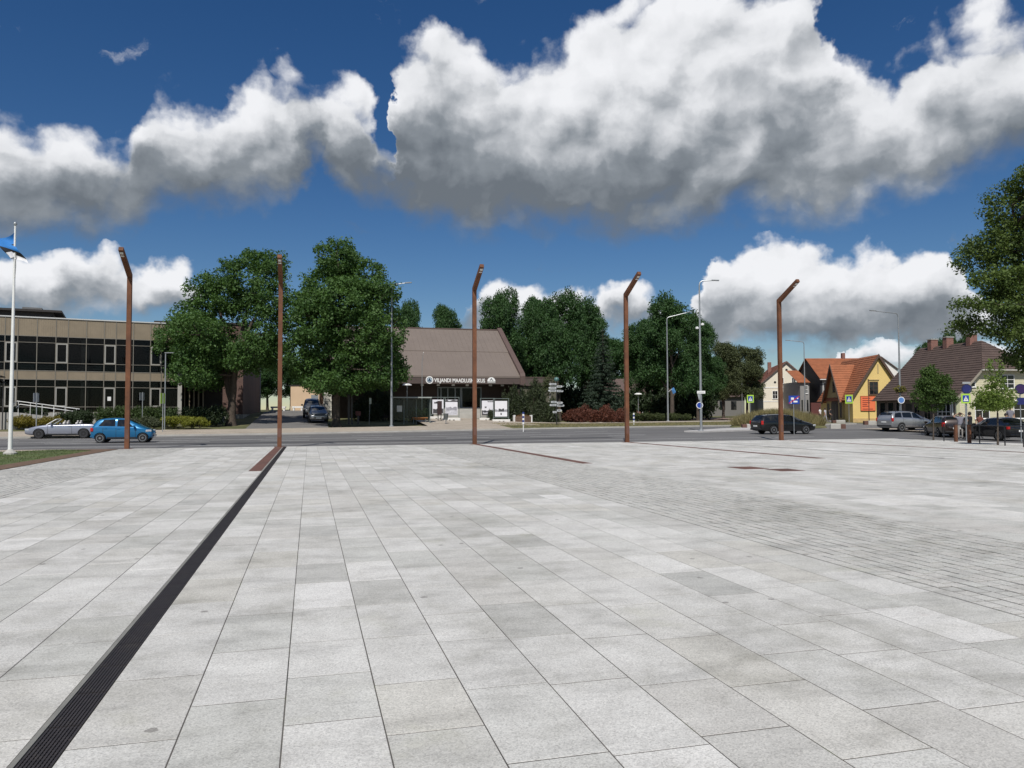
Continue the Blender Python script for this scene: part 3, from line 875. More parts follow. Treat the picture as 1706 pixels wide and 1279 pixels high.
# ------------------------------------------------------------------ low peach building and stone pier at the end of the drive
pb = empty('peach_outbuilding', (-2.7, 116.4, 0), R(-14.7), 'low flat roofed peach plastered building at the end of the drive', 'building')
peach = M('peach_plaster', (.62, .46, .31), .9, .06, .8)
box('wall', peach, pb, 0, 4.3, 0, 8, 1.6, 5.95)
box('roof_edge', M('dark_eaves', (0, 0, 0)), pb, -.1, 4.4, -.1, 8.1, 5.95, 6.07)
box('base_band', M('pale_peach_band', (.55, .45, .33), .9), pb, -.03, .62, -.03, .0, 2.2, 3.0)
dr_ = box('door', M('grey_door', (.22, .24, .26), .5), pb, 3.0, 4.05, -.03, 0, 2.3, 4.6)
box('door_handle', black_metal, dr_, 3.1, 3.14, -.06, -.03, 3.3, 3.45)
sp_ = empty('stone_pier', (1.45, 86.2, 0), 0, 'pale rough stone pier standing beside the parked cars in the drive', 'pier')
lst = M('pale_limestone', (.55, .53, .47), .9, .22, 2.5, bump=.5, bscale=12, dist=.02)
box('core', M('mortar_grey', (.30, .28, .25), .95), sp_, .03, .85, .03, .8, 1.2, 4.85)
mb = MB(); rr = random.Random(3); z_ = 1.35
while z_ < 4.85:
    h = rr.uniform(.16, .3); x_ = 0
    while x_ < .82:
        w = min(rr.uniform(.2, .45), .88-x_)
        mb.box(x_+.012, x_+w-.012, -rr.uniform(.0, .03), .1, z_+.012, min(z_+h, 4.9)-.012); mb.box(-.005-rr.uniform(0, .03), .1, x_+.012, x_+w-.012, z_+.012, min(z_+h, 4.9)-.012); x_ += w
    z_ += h
tag(mb.build('stones', lst, sp_), kind='stuff')
box('wall_return', M('brown_plank_wall', (.20, .11, .065), .8, .15, 3), sp_, -.45, -.03, .1, .5, 1.2, 4.7)

# ------------------------------------------------------------------ wrestling centre with its big sloping roof
ms = empty('wrestling_centre', (2.0, 84.3, 0), 0, 'low dark building under a huge brown sloping roof, with white lettering on its fascia', 'building')
roof_m = M('brown_roofing', (.165, .135, .115), .75, .06, .5, bump=.1, bscale=6)
roof_d = M('brown_roof_trim', (.105, .070, .060), .65, .08, 1)
fas_m = M('fascia_boards', (.095, .070, .062), .7, .10, 2)
dkw = M('dark_brown_wall', (.050, .034, .028), .8, .2, 1)
W_ = 21.6
def rz_(y): return 5.98 + 6.32*y/10.8
rf = MB().add([(0, -.05, rz_(0)-.0), (W_-.5, -.05, rz_(0)), (W_-.5, 5.4, rz_(5.4)), (0, 5.4, rz_(5.4)),
               (0, -.05, rz_(0)-.2), (W_-.5, -.05, rz_(0)-.2), (W_-.5, 5.4, rz_(5.4)-.2), (0, 5.4, rz_(5.4)-.2)],
              [(0, 1, 2, 3), (7, 6, 5, 4), (0, 4, 5, 1), (1, 5, 6, 2), (2, 6, 7, 3), (3, 7, 4, 0)]).build('roof', roof_m, ms)
MB().add([(0, 5.3, rz_(5.3)+.10), (W_-.5, 5.3, rz_(5.3)+.10), (W_-.5, 10.8, rz_(10.8)+.10), (0, 10.8, rz_(10.8)+.10),
          (0, 5.3, rz_(5.3)-.1), (W_-.5, 5.3, rz_(5.3)-.1), (W_-.5, 10.8, rz_(10.8)-.1), (0, 10.8, rz_(10.8)-.1)],
         [(0, 1, 2, 3), (7, 6, 5, 4), (0, 4, 5, 1), (1, 5, 6, 2), (2, 6, 7, 3), (3, 7, 4, 0)]).build('upper_roof', roof_m, ms)
sm_ = MB()
for i in range(1, 36):
    xx = i*(W_-.5)/36
    sm_.bar((xx, 0, rz_(0)+.012), (xx, 5.28, rz_(5.28)+.012), .03, .03); sm_.bar((xx, 5.32, rz_(5.32)+.112), (xx, 10.78, rz_(10.78)+.112), .03, .03)
tag(sm_.build('roof_seams', roof_m, ms), kind='stuff')
MB().add([(0, 10.8, rz_(10.8)+.1), (W_-.5, 10.8, rz_(10.8)+.1), (W_-.5, 21.6, rz_(0)), (0, 21.6, rz_(0))], [(0, 1, 2, 3)]).build('rear_roof', roof_m, ms)
MB().prism([(-.25, 5.0), (-.25, 6.0), (-.05, 6.35), (10.9, rz_(10.8)+.42), (10.9, rz_(10.8)-.2), (.35, 5.95), (.35, 5.0)], 'x', W_-.5, W_+.08).build('verge', roof_d, ms)
MB().prism([(.36, 2), (.36, 6.1), (10.8, 12.1), (21.2, 6.1), (21.2, 2)], 'x', W_-.75, W_-.45).build('gable_wall', dkw, ms)
box('ridge_cap', roof_d, ms, 0, W_-.5, 10.65, 10.95, rz_(10.8)+.06, rz_(10.8)+.2)
box('eave_gap_shade', M('dark_eaves', (0, 0, 0)), ms, 0, W_-.5, .02, .2, 5.72, 5.85)  # dark strip stands in for the shade under the roof edge
nb = 5
for i in range(nb):
    z0 = 5.08+i*.65/nb
    box('fascia_board', fas_m, ms, 0, W_-.5, -.10+.002*i, .0, z0+.006, z0+.65/nb-.006)
box('soffit', dkw, ms, 0, W_-.6, 0.003, 3.0, 5.10, 5.22)
box('rear_wall', dkw, ms, 0, 12.1, 2.9, 3.2, 1.2, 5.1)
box('rear_wall', dkw, ms, 17.25, W_-.6, 2.9, 3.2, 1.2, 5.1)
box('door_head', dkw, ms, 12.1, 17.25, 2.9, 3.2, 4.83, 5.1)
box('floor', concrete, ms, 11.6, 17.6, 2.2, 8, 1.4, 2.5)
box('hall_back', room_m, ms, 11, 18, 8, 8.2, 1.6, 5)
af = M('grey_aluminium', (.20, .22, .22), .45, .1, 3, metal=.3)
for xa, xb in ((12.1, 12.22), (12.45, 12.6), (13.25, 13.38), (14.1, 14.24), (14.75, 15.0), (17.15, 17.27)):
    box('door_post', af, ms, xa, xb, 2.85, 2.98, 2.5, 4.8)
box('door_rail', af, ms, 12.1, 17.27, 2.84, 2.99, 4.70, 4.83)
for xa, xb in ((12.22, 12.45), (12.6, 13.25), (13.38, 14.1), (14.24, 14.75), (15.0, 17.15)):
    box('pane', glass_o, ms, xa, xb, 2.9, 2.92, 2.52, 4.70)
for i in range(5):
    box('step', concrete, ms, 11.9, 17.5, 1.9-.33*i, 2.25-.33*i-.002, 1.2, 2.5-.165*(i+1))
for xx in (8.2, 10.1, 11.9, 13.6, 15.2, 17.9, 19.3):
    box('spot_lamp', M('lamp_lens', (0, 0, 0)), ms, xx-.16, xx+.16, .9, 1.15, 4.88, 5.09)
# lettering and emblems
sg = empty('letter_sign', (16.15, 84.18, 5.42), 0, 'white capital letters spelling VILJANDI MAADLUSKESKUS on the brown fascia', 'sign')
wl = M('sign_white', (.82, .82, .80), .5, .02)
tm = text_mesh('VILJANDI MAADLUSKESKUS', .60, .03, wl, bold=.012)
w0 = max(v.co.x for v in tm.vertices)-min(v.co.x for v in tm.vertices)
for v in tm.vertices: v.co.x *= 5.75/w0
link('lettering', tm, sg)
box('backing_board', M('sign_board_dark', (.040, .026, .026), .6), sg, -3.7, 3.9, .03, .075, -.34, .34)
def disc(name, r, y0, y1, mat, parent, c=(0, 0), half=False, n=28):
    pts = [(c[0]+r*math.cos(t), c[1]+r*math.sin(t)) for t in [(math.pi if half else 2*math.pi)*i/(n if not half else n-1) for i in range(n)]]
    return MB().prism(pts, 'y', y0, y1).build(name, mat, parent)
em = empty('round_emblem', (12.75, 84.17, 5.48), 0, 'round white emblem with a dark blue figure at the start of the lettering', 'emblem')
disc('disc', .42, 0, .04, wl, em)
navy = M('emblem_blue', (.02, .045, .09), .5)
disc('ring', .30, -.012, 0, navy, em); disc('centre', .245, -.02, -.012, M('emblem_pale_blue', (.42, .52, .60), .5), em)
mb = MB(); mb.rbox((-.06, -.026, .02), .12, .012, .30, 0, ry=.5); mb.rbox((.06, -.026, -.02), .12, .012, .26, 0, ry=-.6); mb.rbox((0, -.026, .13), .11, .012, .11)
mb.rbox((0, -.026, -.12), .26, .012, .08)
mb.build('figure', navy, em)
em2 = empty('half_round_emblem', (19.75, 84.17, 5.2), 0, 'white half round emblem at the end of the lettering', 'emblem')
disc('dome', .46, 0, .04, wl, em2, (0, .18), True); box('base_bar', M('emblem_grey', (.38, .38, .36), .5), em2, -.46, .46, 0, .04, -.02, .175)
mb = MB(); mb.rbox((-.1, -.01, .36), .08, .012, .26, ry=.7); mb.rbox((.1, -.01, .34), .08, .012, .26, ry=-.7); mb.rbox((0, -.01, .5), .1, .012, .08)
mb.build('figure', M('emblem_dark_grey', (.10, .11, .12), .5), em2)
an = empty('flat_annex', (23.75, 88.0, 0), 0, 'flat roofed olive grey annex beside the big brown roof', 'building')
box('wall', M('olive_grey_render', (.11, .105, .075), .85, .1, 1), an, 0, 5.0, 0, 8, 1.0, 5.2)
box('fascia', fas_m, an, -.02, 5.1, -.3, 0, 5.05, 6.0); box('roof', roof_d, an, -.05, 5.15, -.35, 8.1, 6.0, 6.1)

# long pale house far behind the park trees
ph = empty('pale_far_house', (73.0, 128.0, 0), R(-14.7), 'long pale grey house glimpsed between the dark trunks of the park trees', 'house')
box('wall', M('pale_grey_plaster', (.17, .165, .155), .9, .06, .5), ph, -9, 5, 0, 8, .5, 4.9)
MB().prism([(-.6, 4.8), (4, 7.6), (8.6, 4.8)], 'x', -9.4, 5.4).build('roof', roof_d, ph)
for k in range(6): box('window', glass_d, ph, -8+k*2.1, -7.0+k*2.1, -.03, 0, 2.4, 4.0)
# small red brick house far behind the flower bed
rh = empty('red_brick_house', (45.0, 118.0, 0), R(-14.7), 'small red brick house with white windows glimpsed under the trees', 'house')
box('wall', brick_r, rh, -1, 9.5, 0, 7, .8, 4.6)
MB().prism([(-.6, 4.5), (3.5, 7.6), (7.6, 4.5)], 'x', -1.4, 9.9).build('roof', roof_d, rh)
for xx in (.35, 4.3, 7.6):
    w = box('window', glass_d, rh, xx, xx+.95, -.03, 0, 2.0, 3.5)
    fr = MB()
    for q in ((xx-.12, xx, 1.88, 3.62), (xx+.95, xx+1.07, 1.88, 3.62), (xx, xx+.95, 1.88, 2.0), (xx, xx+.95, 3.5, 3.62), (xx+.44, xx+.51, 2.0, 3.5)):
        fr.box(q[0], q[1], -.07, -.005, q[2], q[3])
    fr.build('frame', white_paint, w)

# ------------------------------------------------------------------ houses along the side street
def tile_mat(name, base, sc_=3.2):
    m, t, p = tree_of(name)
    v = nd(t, 'ShaderNodeTexCoord').outputs['Object']
    n = tnoise(t, v, 1.2, 5, .6); n2 = tnoise(t, v, 9, 3, .6)
    c = ramp(t, mth(t, 'ADD', mth(t, 'MULTIPLY', n, .6), mth(t, 'MULTIPLY', n2, .4)), [(.3, tuple(x*.68 for x in base)), (.5, base), (.7, tuple(min(1, x*1.25) for x in base))])
    t.links.new(c, p.inputs['Base Color']); p.inputs['Roughness'].default_value = .8
    return m
tile_o = tile_mat('orange_tiles', (.30, .105, .045)); tile_b = tile_mat('brown_tiles', (.085, .058, .048)); tile_r = tile_mat('red_brown_tiles', (.21, .075, .045))
def slope_courses(name, mat, parent, a, b, c, d, n, th=.05):
    """roof plane a-b along the eave, d-c along the ridge, laid as n overlapping courses of tiles"""
    a, b, c, d = map(Vector, (a, b, c, d)); nrm = (b-a).cross(d-a).normalized()
    if nrm.z < 0: nrm = -nrm
    mb = MB()
    for i in range(n):
        t0, t1 = i/n, (i+1)/n+.25/n
        t1 = min(t1, 1)
        p = [a.lerp(d, t0), b.lerp(c, t0), b.lerp(c, t1), a.lerp(d, t1)]
        up = [p[0]+nrm*th*1.6, p[1]+nrm*th*1.6, p[2]+nrm*th*.5, p[3]+nrm*th*.5]
        mb.add(p+up, [(4, 5, 6, 7), (3, 2, 1, 0), (0, 1, 5, 4), (1, 2, 6, 5), (2, 3, 7, 6), (3, 0, 4, 7)])
    o = mb.build(name, mat, parent)
    return tag(o, kind='stuff')
def win(parent, x0, x1, z0, z1, y, frame=white_paint, bars=(1, 1), glass=glass_d, fw=.07, axis='y', sgn=-1, name='window'):
    """window standing proud of a wall: axis 'y' on a wall facing -y, axis 'x' on a wall facing -x"""
    def put(mb, a0, a1, d0, d1, c0, c1):
        if axis == 'y': mb.box(a0, a1, y+sgn*d1, y+sgn*d0, c0, c1) if sgn < 0 else mb.box(a0, a1, y+d0, y+d1, c0, c1)
        else: mb.box(y+sgn*d1, y+sgn*d0, a0, a1, c0, c1)
    g = MB(); put(g, x0, x1, .004, .02, z0, z1); w = g.build(name, glass, parent)
    f = MB(); e = fw
    for q in ((x0-e, x0, z0-e, z1+e), (x1, x1+e, z0-e, z1+e), (x0, x1, z0-e, z0), (x0, x1, z1, z1+e)): put(f, q[0], q[1], .002, .06, q[2], q[3])
    for i in range(bars[0]):
        xx = x0+(x1-x0)*(i+1)/(bars[0]+1); put(f, xx-.025, xx+.025, .018, .045, z0, z1)
    for i in range(bars[1]):
        zz = z0+(z1-z0)*(i+1)/(bars[1]+1); put(f, x0, x1, .019, .044, zz-.022, zz+.022)
    f.build('frame', frame, w)
    s_ = MB(); put(s_, x0-e-.04, x1+e+.04, 0, .12, z0-e-.05, z0-e); s_.build('sill', frame, w)
    return w
# cream house with the gable
hA = empty('cream_house', (77.0, 119.3, 0), R(-25.7), 'tall cream house with a steep plain gable and small round vents', 'house')
cream = M('cream_plaster', (.74, .69, .57), .9, .05, .6)
grey_or_shade_wall = M('grey_wall_and_shade', (.24, .235, .225), .85, .1, 2)  # grey house wall; also the shade colour for the cream house's side
MB().prism([(0, .6), (7.6, .6), (7.6, 7.3), (3.95, 10.75), (0, 7.3)], 'y', 0, .3).build('gable_wall', cream, hA)
box('side_wall', grey_or_shade_wall, hA, .02, .3, .3, 22, .6, 7.3); box('side_wall', cream, hA, 7.3, 7.58, .3, 22, .6, 7.3)  # left side of the cream house has its shade painted as grey
slope_courses('roof_tiles', tile_r, hA, (-.45, -.3, 6.95), (-.45, 22.3, 6.95), (3.95, 22.3, 10.8), (3.95, -.3, 10.8), 14)
slope_courses('roof_tiles', tile_r, hA, (8.05, -.3, 6.95), (8.05, 22.3, 6.95), (3.95, 22.3, 10.8), (3.95, -.3, 10.8), 14)
MB().prism([(-.5, 6.95), (3.95, 10.8), (8.1, 6.95), (8.1, 6.75), (3.95, 10.55), (-.5, 6.75)], 'y', -.34, -.28).build('barge_board', roof_d, hA)
box('string_course', white_paint, hA, -.02, 7.62, -.06, 0, 6.15, 6.3); box('string_course', white_paint, hA, -.02, 4.0, -.05, 0, 3.75, 3.88)
win(hA, 1.6, 2.35, 4.3, 5.6, 0, bars=(1, 1)); win(hA, 4.85, 5.4, 6.95, 7.9, 0, bars=(1, 0)); win(hA, 2.9, 3.4, 6.95, 7.9, 0, bars=(1, 0))
for a, b in ((2.0, 7.15), (3.95, 9.3), (6.0, 7.1)): disc('vent', .2, -.03, 0, black_metal, hA, (a, b), n=12)
pr = box('portal', M('brown_portal', (.13, .10, .08), .7, .1, 2), hA, 4.0, 5.75, -.04, -.005, .8, 6.0)
box('pilaster', white_paint, hA, 3.7, 4.0, -.12, 0, .8, 6.0); box('pilaster', white_paint, hA, 5.75, 6.3, -.12, 0, 3.2, 6.0)
box('dark_glazing', glass_d, pr, 5.45, 5.74, -.06, -.04, 1.0, 4.4); box('peach_panel', peach, hA, 5.8, 7.0, -.05, 0, .8, 3.1)
for i in range(6): box('side_window', glass_d, hA, -.02, .018, 2+i*3.2, 3.1+i*3.2, 4.2, 5.7)
box('chimney', brick_r, hA, 1.9, 2.5, 8, 8.6, 8.8, 11.2)
# low grey house squeezed between
hB = empty('grey_narrow_house', (78.0, 110.2, 0), R(-14.7), 'narrow grey house with an orange roof beside the cream gable', 'house')
box('wall', grey_or_shade_wall, hB, 0, 1.5, 0, 10, .5, 6.9)
slope_courses('roof_tiles', tile_o, hB, (-.5, -.4, 6.7), (1.55, -.4, 6.7), (1.55, 5, 9.0), (-.5, 5, 9.0), 9)
for i in range(3): box('window', glass_d, hB, .15+i*.45, .42+i*.45, -.03, 0, 2.0, 3.9)
win(hB, .75, 1.2, 5.0, 6.2, 0, bars=(1, 1))
box('plinth', concrete, hB, -.04, 1.54, -.08, .0, .5, 1.5)
# dark gabled house with the broad orange roof
hC = empty('dark_gabled_house', (80.3, 108.1, 0), R(-14.7), 'broad orange tiled house with a black slated end gable', 'house')
slate = M('black_slate', (.018, .019, .024), .7, .3, 4)
MB().prism([(0, .6), (0, 7.6), (5.5, 10.9), (11, 7.6), (11, .6)], 'x', 0, .3).build('gable_wall', slate, hC)
box('front_wall', M('grey_render', (.27, .27, .26), .9, .1, 1), hC, .3, 12, 0, .3, .6, 7.6)
slope_courses('roof_tiles', tile_o, hC, (-.3, -.6, 7.25), (12, -.6, 7.25), (12, 5.5, 11.0), (-.3, 5.5, 11.0), 16)
slope_courses('roof_tiles', tile_o, hC, (-.3, 11.6, 7.25), (12, 11.6, 7.25), (12, 5.5, 11.0), (-.3, 5.5, 11.0), 16)
for xx in (.55, 1.25): 
    win(hC, xx, xx+.32, 4.4, 6.6, 0, bars=(0, 1), fw=.05); win(hC, xx, xx+.32, 1.6, 3.6, 0, bars=(0, 1), fw=.05)
box('downpipe', white_paint, hC, 1.85, 1.97, -.14, -.02, .8, 6.6); box('chimney', brick_r, hC, 5.9, 6.4, 5.2, 5.8, 10.4, 11.9)
box('gutter', white_paint, hC, -.3, 2.4, -.72, -.6, 7.1, 7.22)
box('red_shopfront', M('dark_red_boards', (.10, .03, .025), .7), hC, -1.6, -.02, -.1, .25, .6, 3.4)
# white gambrel house behind the yellow one
hD = empty('white_gambrel_house', (80.4, 102.2, 0), R(-14.7), 'white house end with a flat topped dark edged gable above the tiles', 'house')
gp = [(0, .6), (0, 5.2), (2.5, 8.6), (3.7, 10.35), (5.6, 10.35), (8.2, 8.4), (8.2, .6)]
MB().prism(gp, 'y', 0, 6).build('wall', M('white_plaster', (.72, .70, .66), .9, .04, .6), hD)
ed = MB()
for (p, q) in zip(gp[1:-1], gp[2:-1]): ed.bar((p[0], 2.9, p[1]+.06), (q[0], 2.9, q[1]+.06), 6.3, .12)
ed.build('roof_edge', roof_d, hD)
MB().prism([(2.6, 8.4), (3.85, 9.9), (3.85, 8.4)], 'y', -.05, -.004).build('grey_triangle', grey_or_shade_wall, hD)  # grey triangle set on the white gable
# yellow house with the orange board
hE = empty('yellow_house', (66.9, 83.7, 0), R(-18.2), 'yellow plastered house with a steep orange tiled roof and arched side door', 'house')
yel = M('yellow_plaster', (.70, .52, .20), .9, .05, .7); yel2 = yel
MB().prism([(0, .3), (6.4, .3), (6.4, 3.9), (3.2, 8.9), (0, 3.9)], 'y', 0, .3).build('gable_wall', yel, hE)
box('side_wall', yel, hE, .003, .3, .3, 12, .3, 3.9); box('side_wall', yel, hE, 6.1, 6.397, .3, 12, .3, 3.9)
slope_courses('roof_tiles', tile_o, hE, (-.5, -.35, 3.3), (-.5, 12, 3.3), (3.2, 12, 9.1), (3.2, -.35, 9.1), 20)
slope_courses('roof_tiles', tile_o, hE, (6.9, -.35, 3.3), (6.9, 12, 3.3), (3.2, 12, 9.1), (3.2, -.35, 9.1), 20)
MB().prism([(-.6, 3.25), (3.2, 9.2), (7.0, 3.25), (6.75, 3.1), (3.2, 8.75), (-.35, 3.1)], 'y', -.42, -.33).build('barge_board', M('brown_barge', (.09, .055, .04), .7), hE)
# cross gable over the arched door
MB().prism([(2.9, .3), (8.9, .3), (8.9, 3.6), (5.9, 8.0), (2.9, 3.6)], 'x', -.25, .0).build('cross_gable', M('ochre_trim_and_shade', (.42, .33, .16), .9), hE)  # shade on this yellow wall is put into its darker plaster colour
slope_courses('roof_tiles', tile_o, hE, (-.7, 2.4, 3.1), (1.0, 2.4, 3.1), (2.5, 5.9, 8.2), (-.7, 5.9, 8.2), 16)
slope_courses('roof_tiles', tile_o, hE, (-.7, 9.4, 3.1), (1.0, 9.4, 3.1), (2.5, 5.9, 8.2), (-.7, 5.9, 8.2), 16)
MB().prism([(2.35, 3.0), (5.9, 8.3), (9.45, 3.0), (9.2, 2.9), (5.9, 7.8), (2.6, 2.9)], 'x', -.8, -.7).build('barge_board', M('brown_barge', (0, 0, 0)), hE)
ad = MB().prism([(4.4, .4), (7.0, .4), (7.0, 2.6)] + [(5.7+1.3*math.cos(t), 2.6+1.2*math.sin(t)) for t in [math.pi*i/10 for i in range(1, 10)]] + [(4.4, 2.6)], 'x', -.3, -.255).build('arched_door', M('brown_door', (.06, .045, .04), .6), hE)
box('door_leaf', black_metal, ad, -.33, -.3, 4.8, 5.65, .5, 2.9); box('door_leaf', black_metal, ad, -.33, -.3, 5.72, 6.6, .5, 2.9)
win(hE, 3.2, 3.7, 1.2, 2.9, -.25, bars=(0, 0), axis='x', frame=M('brown_barge', (0, 0, 0))); win(hE, 7.9, 8.4, 1.2, 2.9, -.25, bars=(0, 0), axis='x', frame=M('brown_barge', (0, 0, 0)))
win(hE, 5.6, 6.2, 4.6, 5.9, -.25, bars=(0, 0), axis='x', frame=M('brown_barge', (0, 0, 0)))
win(hE, 2.15, 3.1, 4.1, 5.6, 0, bars=(1, 2), frame=M('brown_barge', (0, 0, 0)))
MB().prism([(3.13, 6.7), (3.28, 6.7), (3.28, 7.9), (3.13, 7.9)], 'y', -.03, 0).build('gable_ornament', M('ochre_trim_and_shade', (0, 0, 0)), hE)
box('window_hood', M('ochre_trim_and_shade', (0, 0, 0)), hE, 1.95, 3.3, -.1, 0, 5.85, 5.95); box('plinth', M('tan_plinth', (.50, .36, .17), .9), hE, -.03, 6.43, -.06, 0, .3, 1.0)
box('downpipe', M('brown_barge', (0, 0, 0)), hE, 1.9, 2.0, -.12, -.01, .6, 6.0)
bb = empty('orange_notice_board', (66.9+.95*.95+.02, 83.7-.312*.95-.02, 2.9), R(-18.2), 'orange notice board with dark lines of lettering on the yellow gable', 'sign')
om = M('orange_board', (.78, .18, .07), .55, .03)
box('board', om, bb, 0, 1.75, -.09, -.04, -.9, .9); 
fr = MB()
for q in ((-.05, 0, -.95, .95), (1.75, 1.8, -.95, .95), (0, 1.75, -.95, -.9), (0, 1.75, .9, .95)): fr.box(q[0], q[1], -.11, -.03, q[2], q[3])
fr.build('frame', M('board_frame', (.30, .06, .03), .6), bb)
dkr = M('board_lettering', (.22, .03, .02), .6)
for i, (w, z_) in enumerate(((1.0, .66), (1.15, .36), (.95, .1), (.6, -.14), (.75, -.36), (1.3, -.72))):
    box('text_line', dkr, bb, .18, .18+w, -.096, -.091, z_-.05, z_+.05)
# timber house with the brown half-hipped roof
hF = empty('timber_house', (59.0, 59.5, 0), R(-6.8), 'long timber house with pale yellow boards and a big brown half hipped roof', 'house')
clap = M('pale_yellow_boards', (.60, .565, .40), .8, .07, 1.2); brn = M('brown_boards', (.135, .105, .085), .8, .15, 2)
EV, RG, HW = 3.3, 8.85, 5.55
box('side_wall', brn, hF, 0, .25, .25, 12.2, .1, EV); box('side_wall', brn, hF, 10.85, 11.1, .25, 12.2, .1, EV); box('rear_wall', brn, hF, 0, 11.1, 12.2, 12.45, .1, EV)
MB().prism([(.02, .1), (11.08, .1), (11.08, EV), (8.5, 5.85), (2.6, 5.85), (.02, EV)], 'y', .06, .25).build('gable_wall', clap, hF)
z_ = .55; k = 0
while z_ < 5.8:
    xa = 0 if z_ < EV-.1 else (z_-EV+.12)
    mb = MB().box(max(xa, 0)+.02, 11.08-max(xa, 0), .015+.012*(k % 2)*0, .058, z_+.004, z_+.175)
    for v_ in range(4): pass
    mb.build('clapboard', clap, hF); z_ += .18; k += 1
box('plinth', concrete, hF, -.04, 11.14, -.03, .3, 0, .5)
for sx_ in (1, -1):
    fx = lambda v: v if sx_ > 0 else 11.1-v
    slope_courses('roof_tiles', tile_b, hF, (fx(-.45), -.45, EV-.35), (fx(-.45), 12.6, EV-.35), (fx(2.42), 12.6, 5.72), (fx(2.42), -.45, 5.72), 11)
    slope_courses('roof_tiles', tile_b, hF, (fx(2.42), -.45, 5.72), (fx(2.42), 12.6, 5.72), (fx(HW), 12.6, RG), (fx(HW), 3.4, RG), 13)
slope_courses('roof_tiles', tile_b, hF, (2.35, -.5, 5.75), (8.75, -.5, 5.75), (HW+.02, 3.4, RG), (HW-.02, 3.4, RG), 12)
MB().prism([(-.5, EV-.42), (2.4, 5.78), (2.4, 5.55), (-.35, EV-.6)], 'y', -.5, -.42).build('barge_board', M('pale_barge', (.30, .27, .22), .7), hF)
MB().prism([(11.6, EV-.42), (8.7, 5.78), (8.7, 5.55), (11.45, EV-.6)], 'y', -.5, -.42).build('barge_board', M('pale_barge', (0, 0, 0)), hF)
box('hip_gutter', M('pale_gutter', (.42, .40, .36), .6), hF, 2.3, 8.8, -.62, -.5, 5.62, 5.76)
win(hF, 4.75, 6.05, 4.0, 5.2, .015, bars=(1, 2)); win(hF, 1.95, 3.35, 1.15, 2.6, .015, bars=(1, 1)); win(hF, 6.0, 7.3, 1.15, 2.75, .015, bars=(1, 1)); win(hF, 8.4, 9.7, 1.15, 2.75, .015, bars=(1, 1))
win(hF, 1.55, 1.95, 4.15, 4.5, .015, bars=(0, 0))
box('corner_board', M('pale_green_trim', (.45, .46, .30), .8), hF, -.06, .30, -.06, .012, .3, EV)
dpp = box('downpipe', white_paint, hF, -.16, -.06, .35, .45, .3, EV-.2)
gw_ = M('shop_window_grey', (.10, .10, .10), .5)
for (ya, yb) in ((.8, 2.5),): win(hF, ya, yb, .8, 2.7, 0, axis='x', bars=(2, 1))
for (ya, yb) in ((8.0, 8.9), (9.4, 10.3), (10.8, 11.7)): win(hF, ya, yb, .9, 2.75, 0, axis='x', bars=(0, 0), frame=M('brown_frame', (.16, .12, .095), .7))
for (ya, yb) in ((3.6, 4.5), (5.2, 6.0)): win(hF, ya, yb, .9, 2.4, 0, axis='x', bars=(1, 1), frame=M('brown_frame', (0, 0, 0)))
box('door', black_metal, hF, -.03, 0, 6.5, 7.4, .5, 2.6)
for (yy, xx) in ((10.4, HW-.1), (8.0, HW-.1), (4.6, HW-.1)):
    c_ = box('chimney', brick_r, hF, xx-.4, xx+.4, yy-.3, yy+.3, RG-.6, RG+.75); box('cap', concrete, c_, xx-.46, xx+.46, yy-.36, yy+.36, RG+.75, RG+.85)
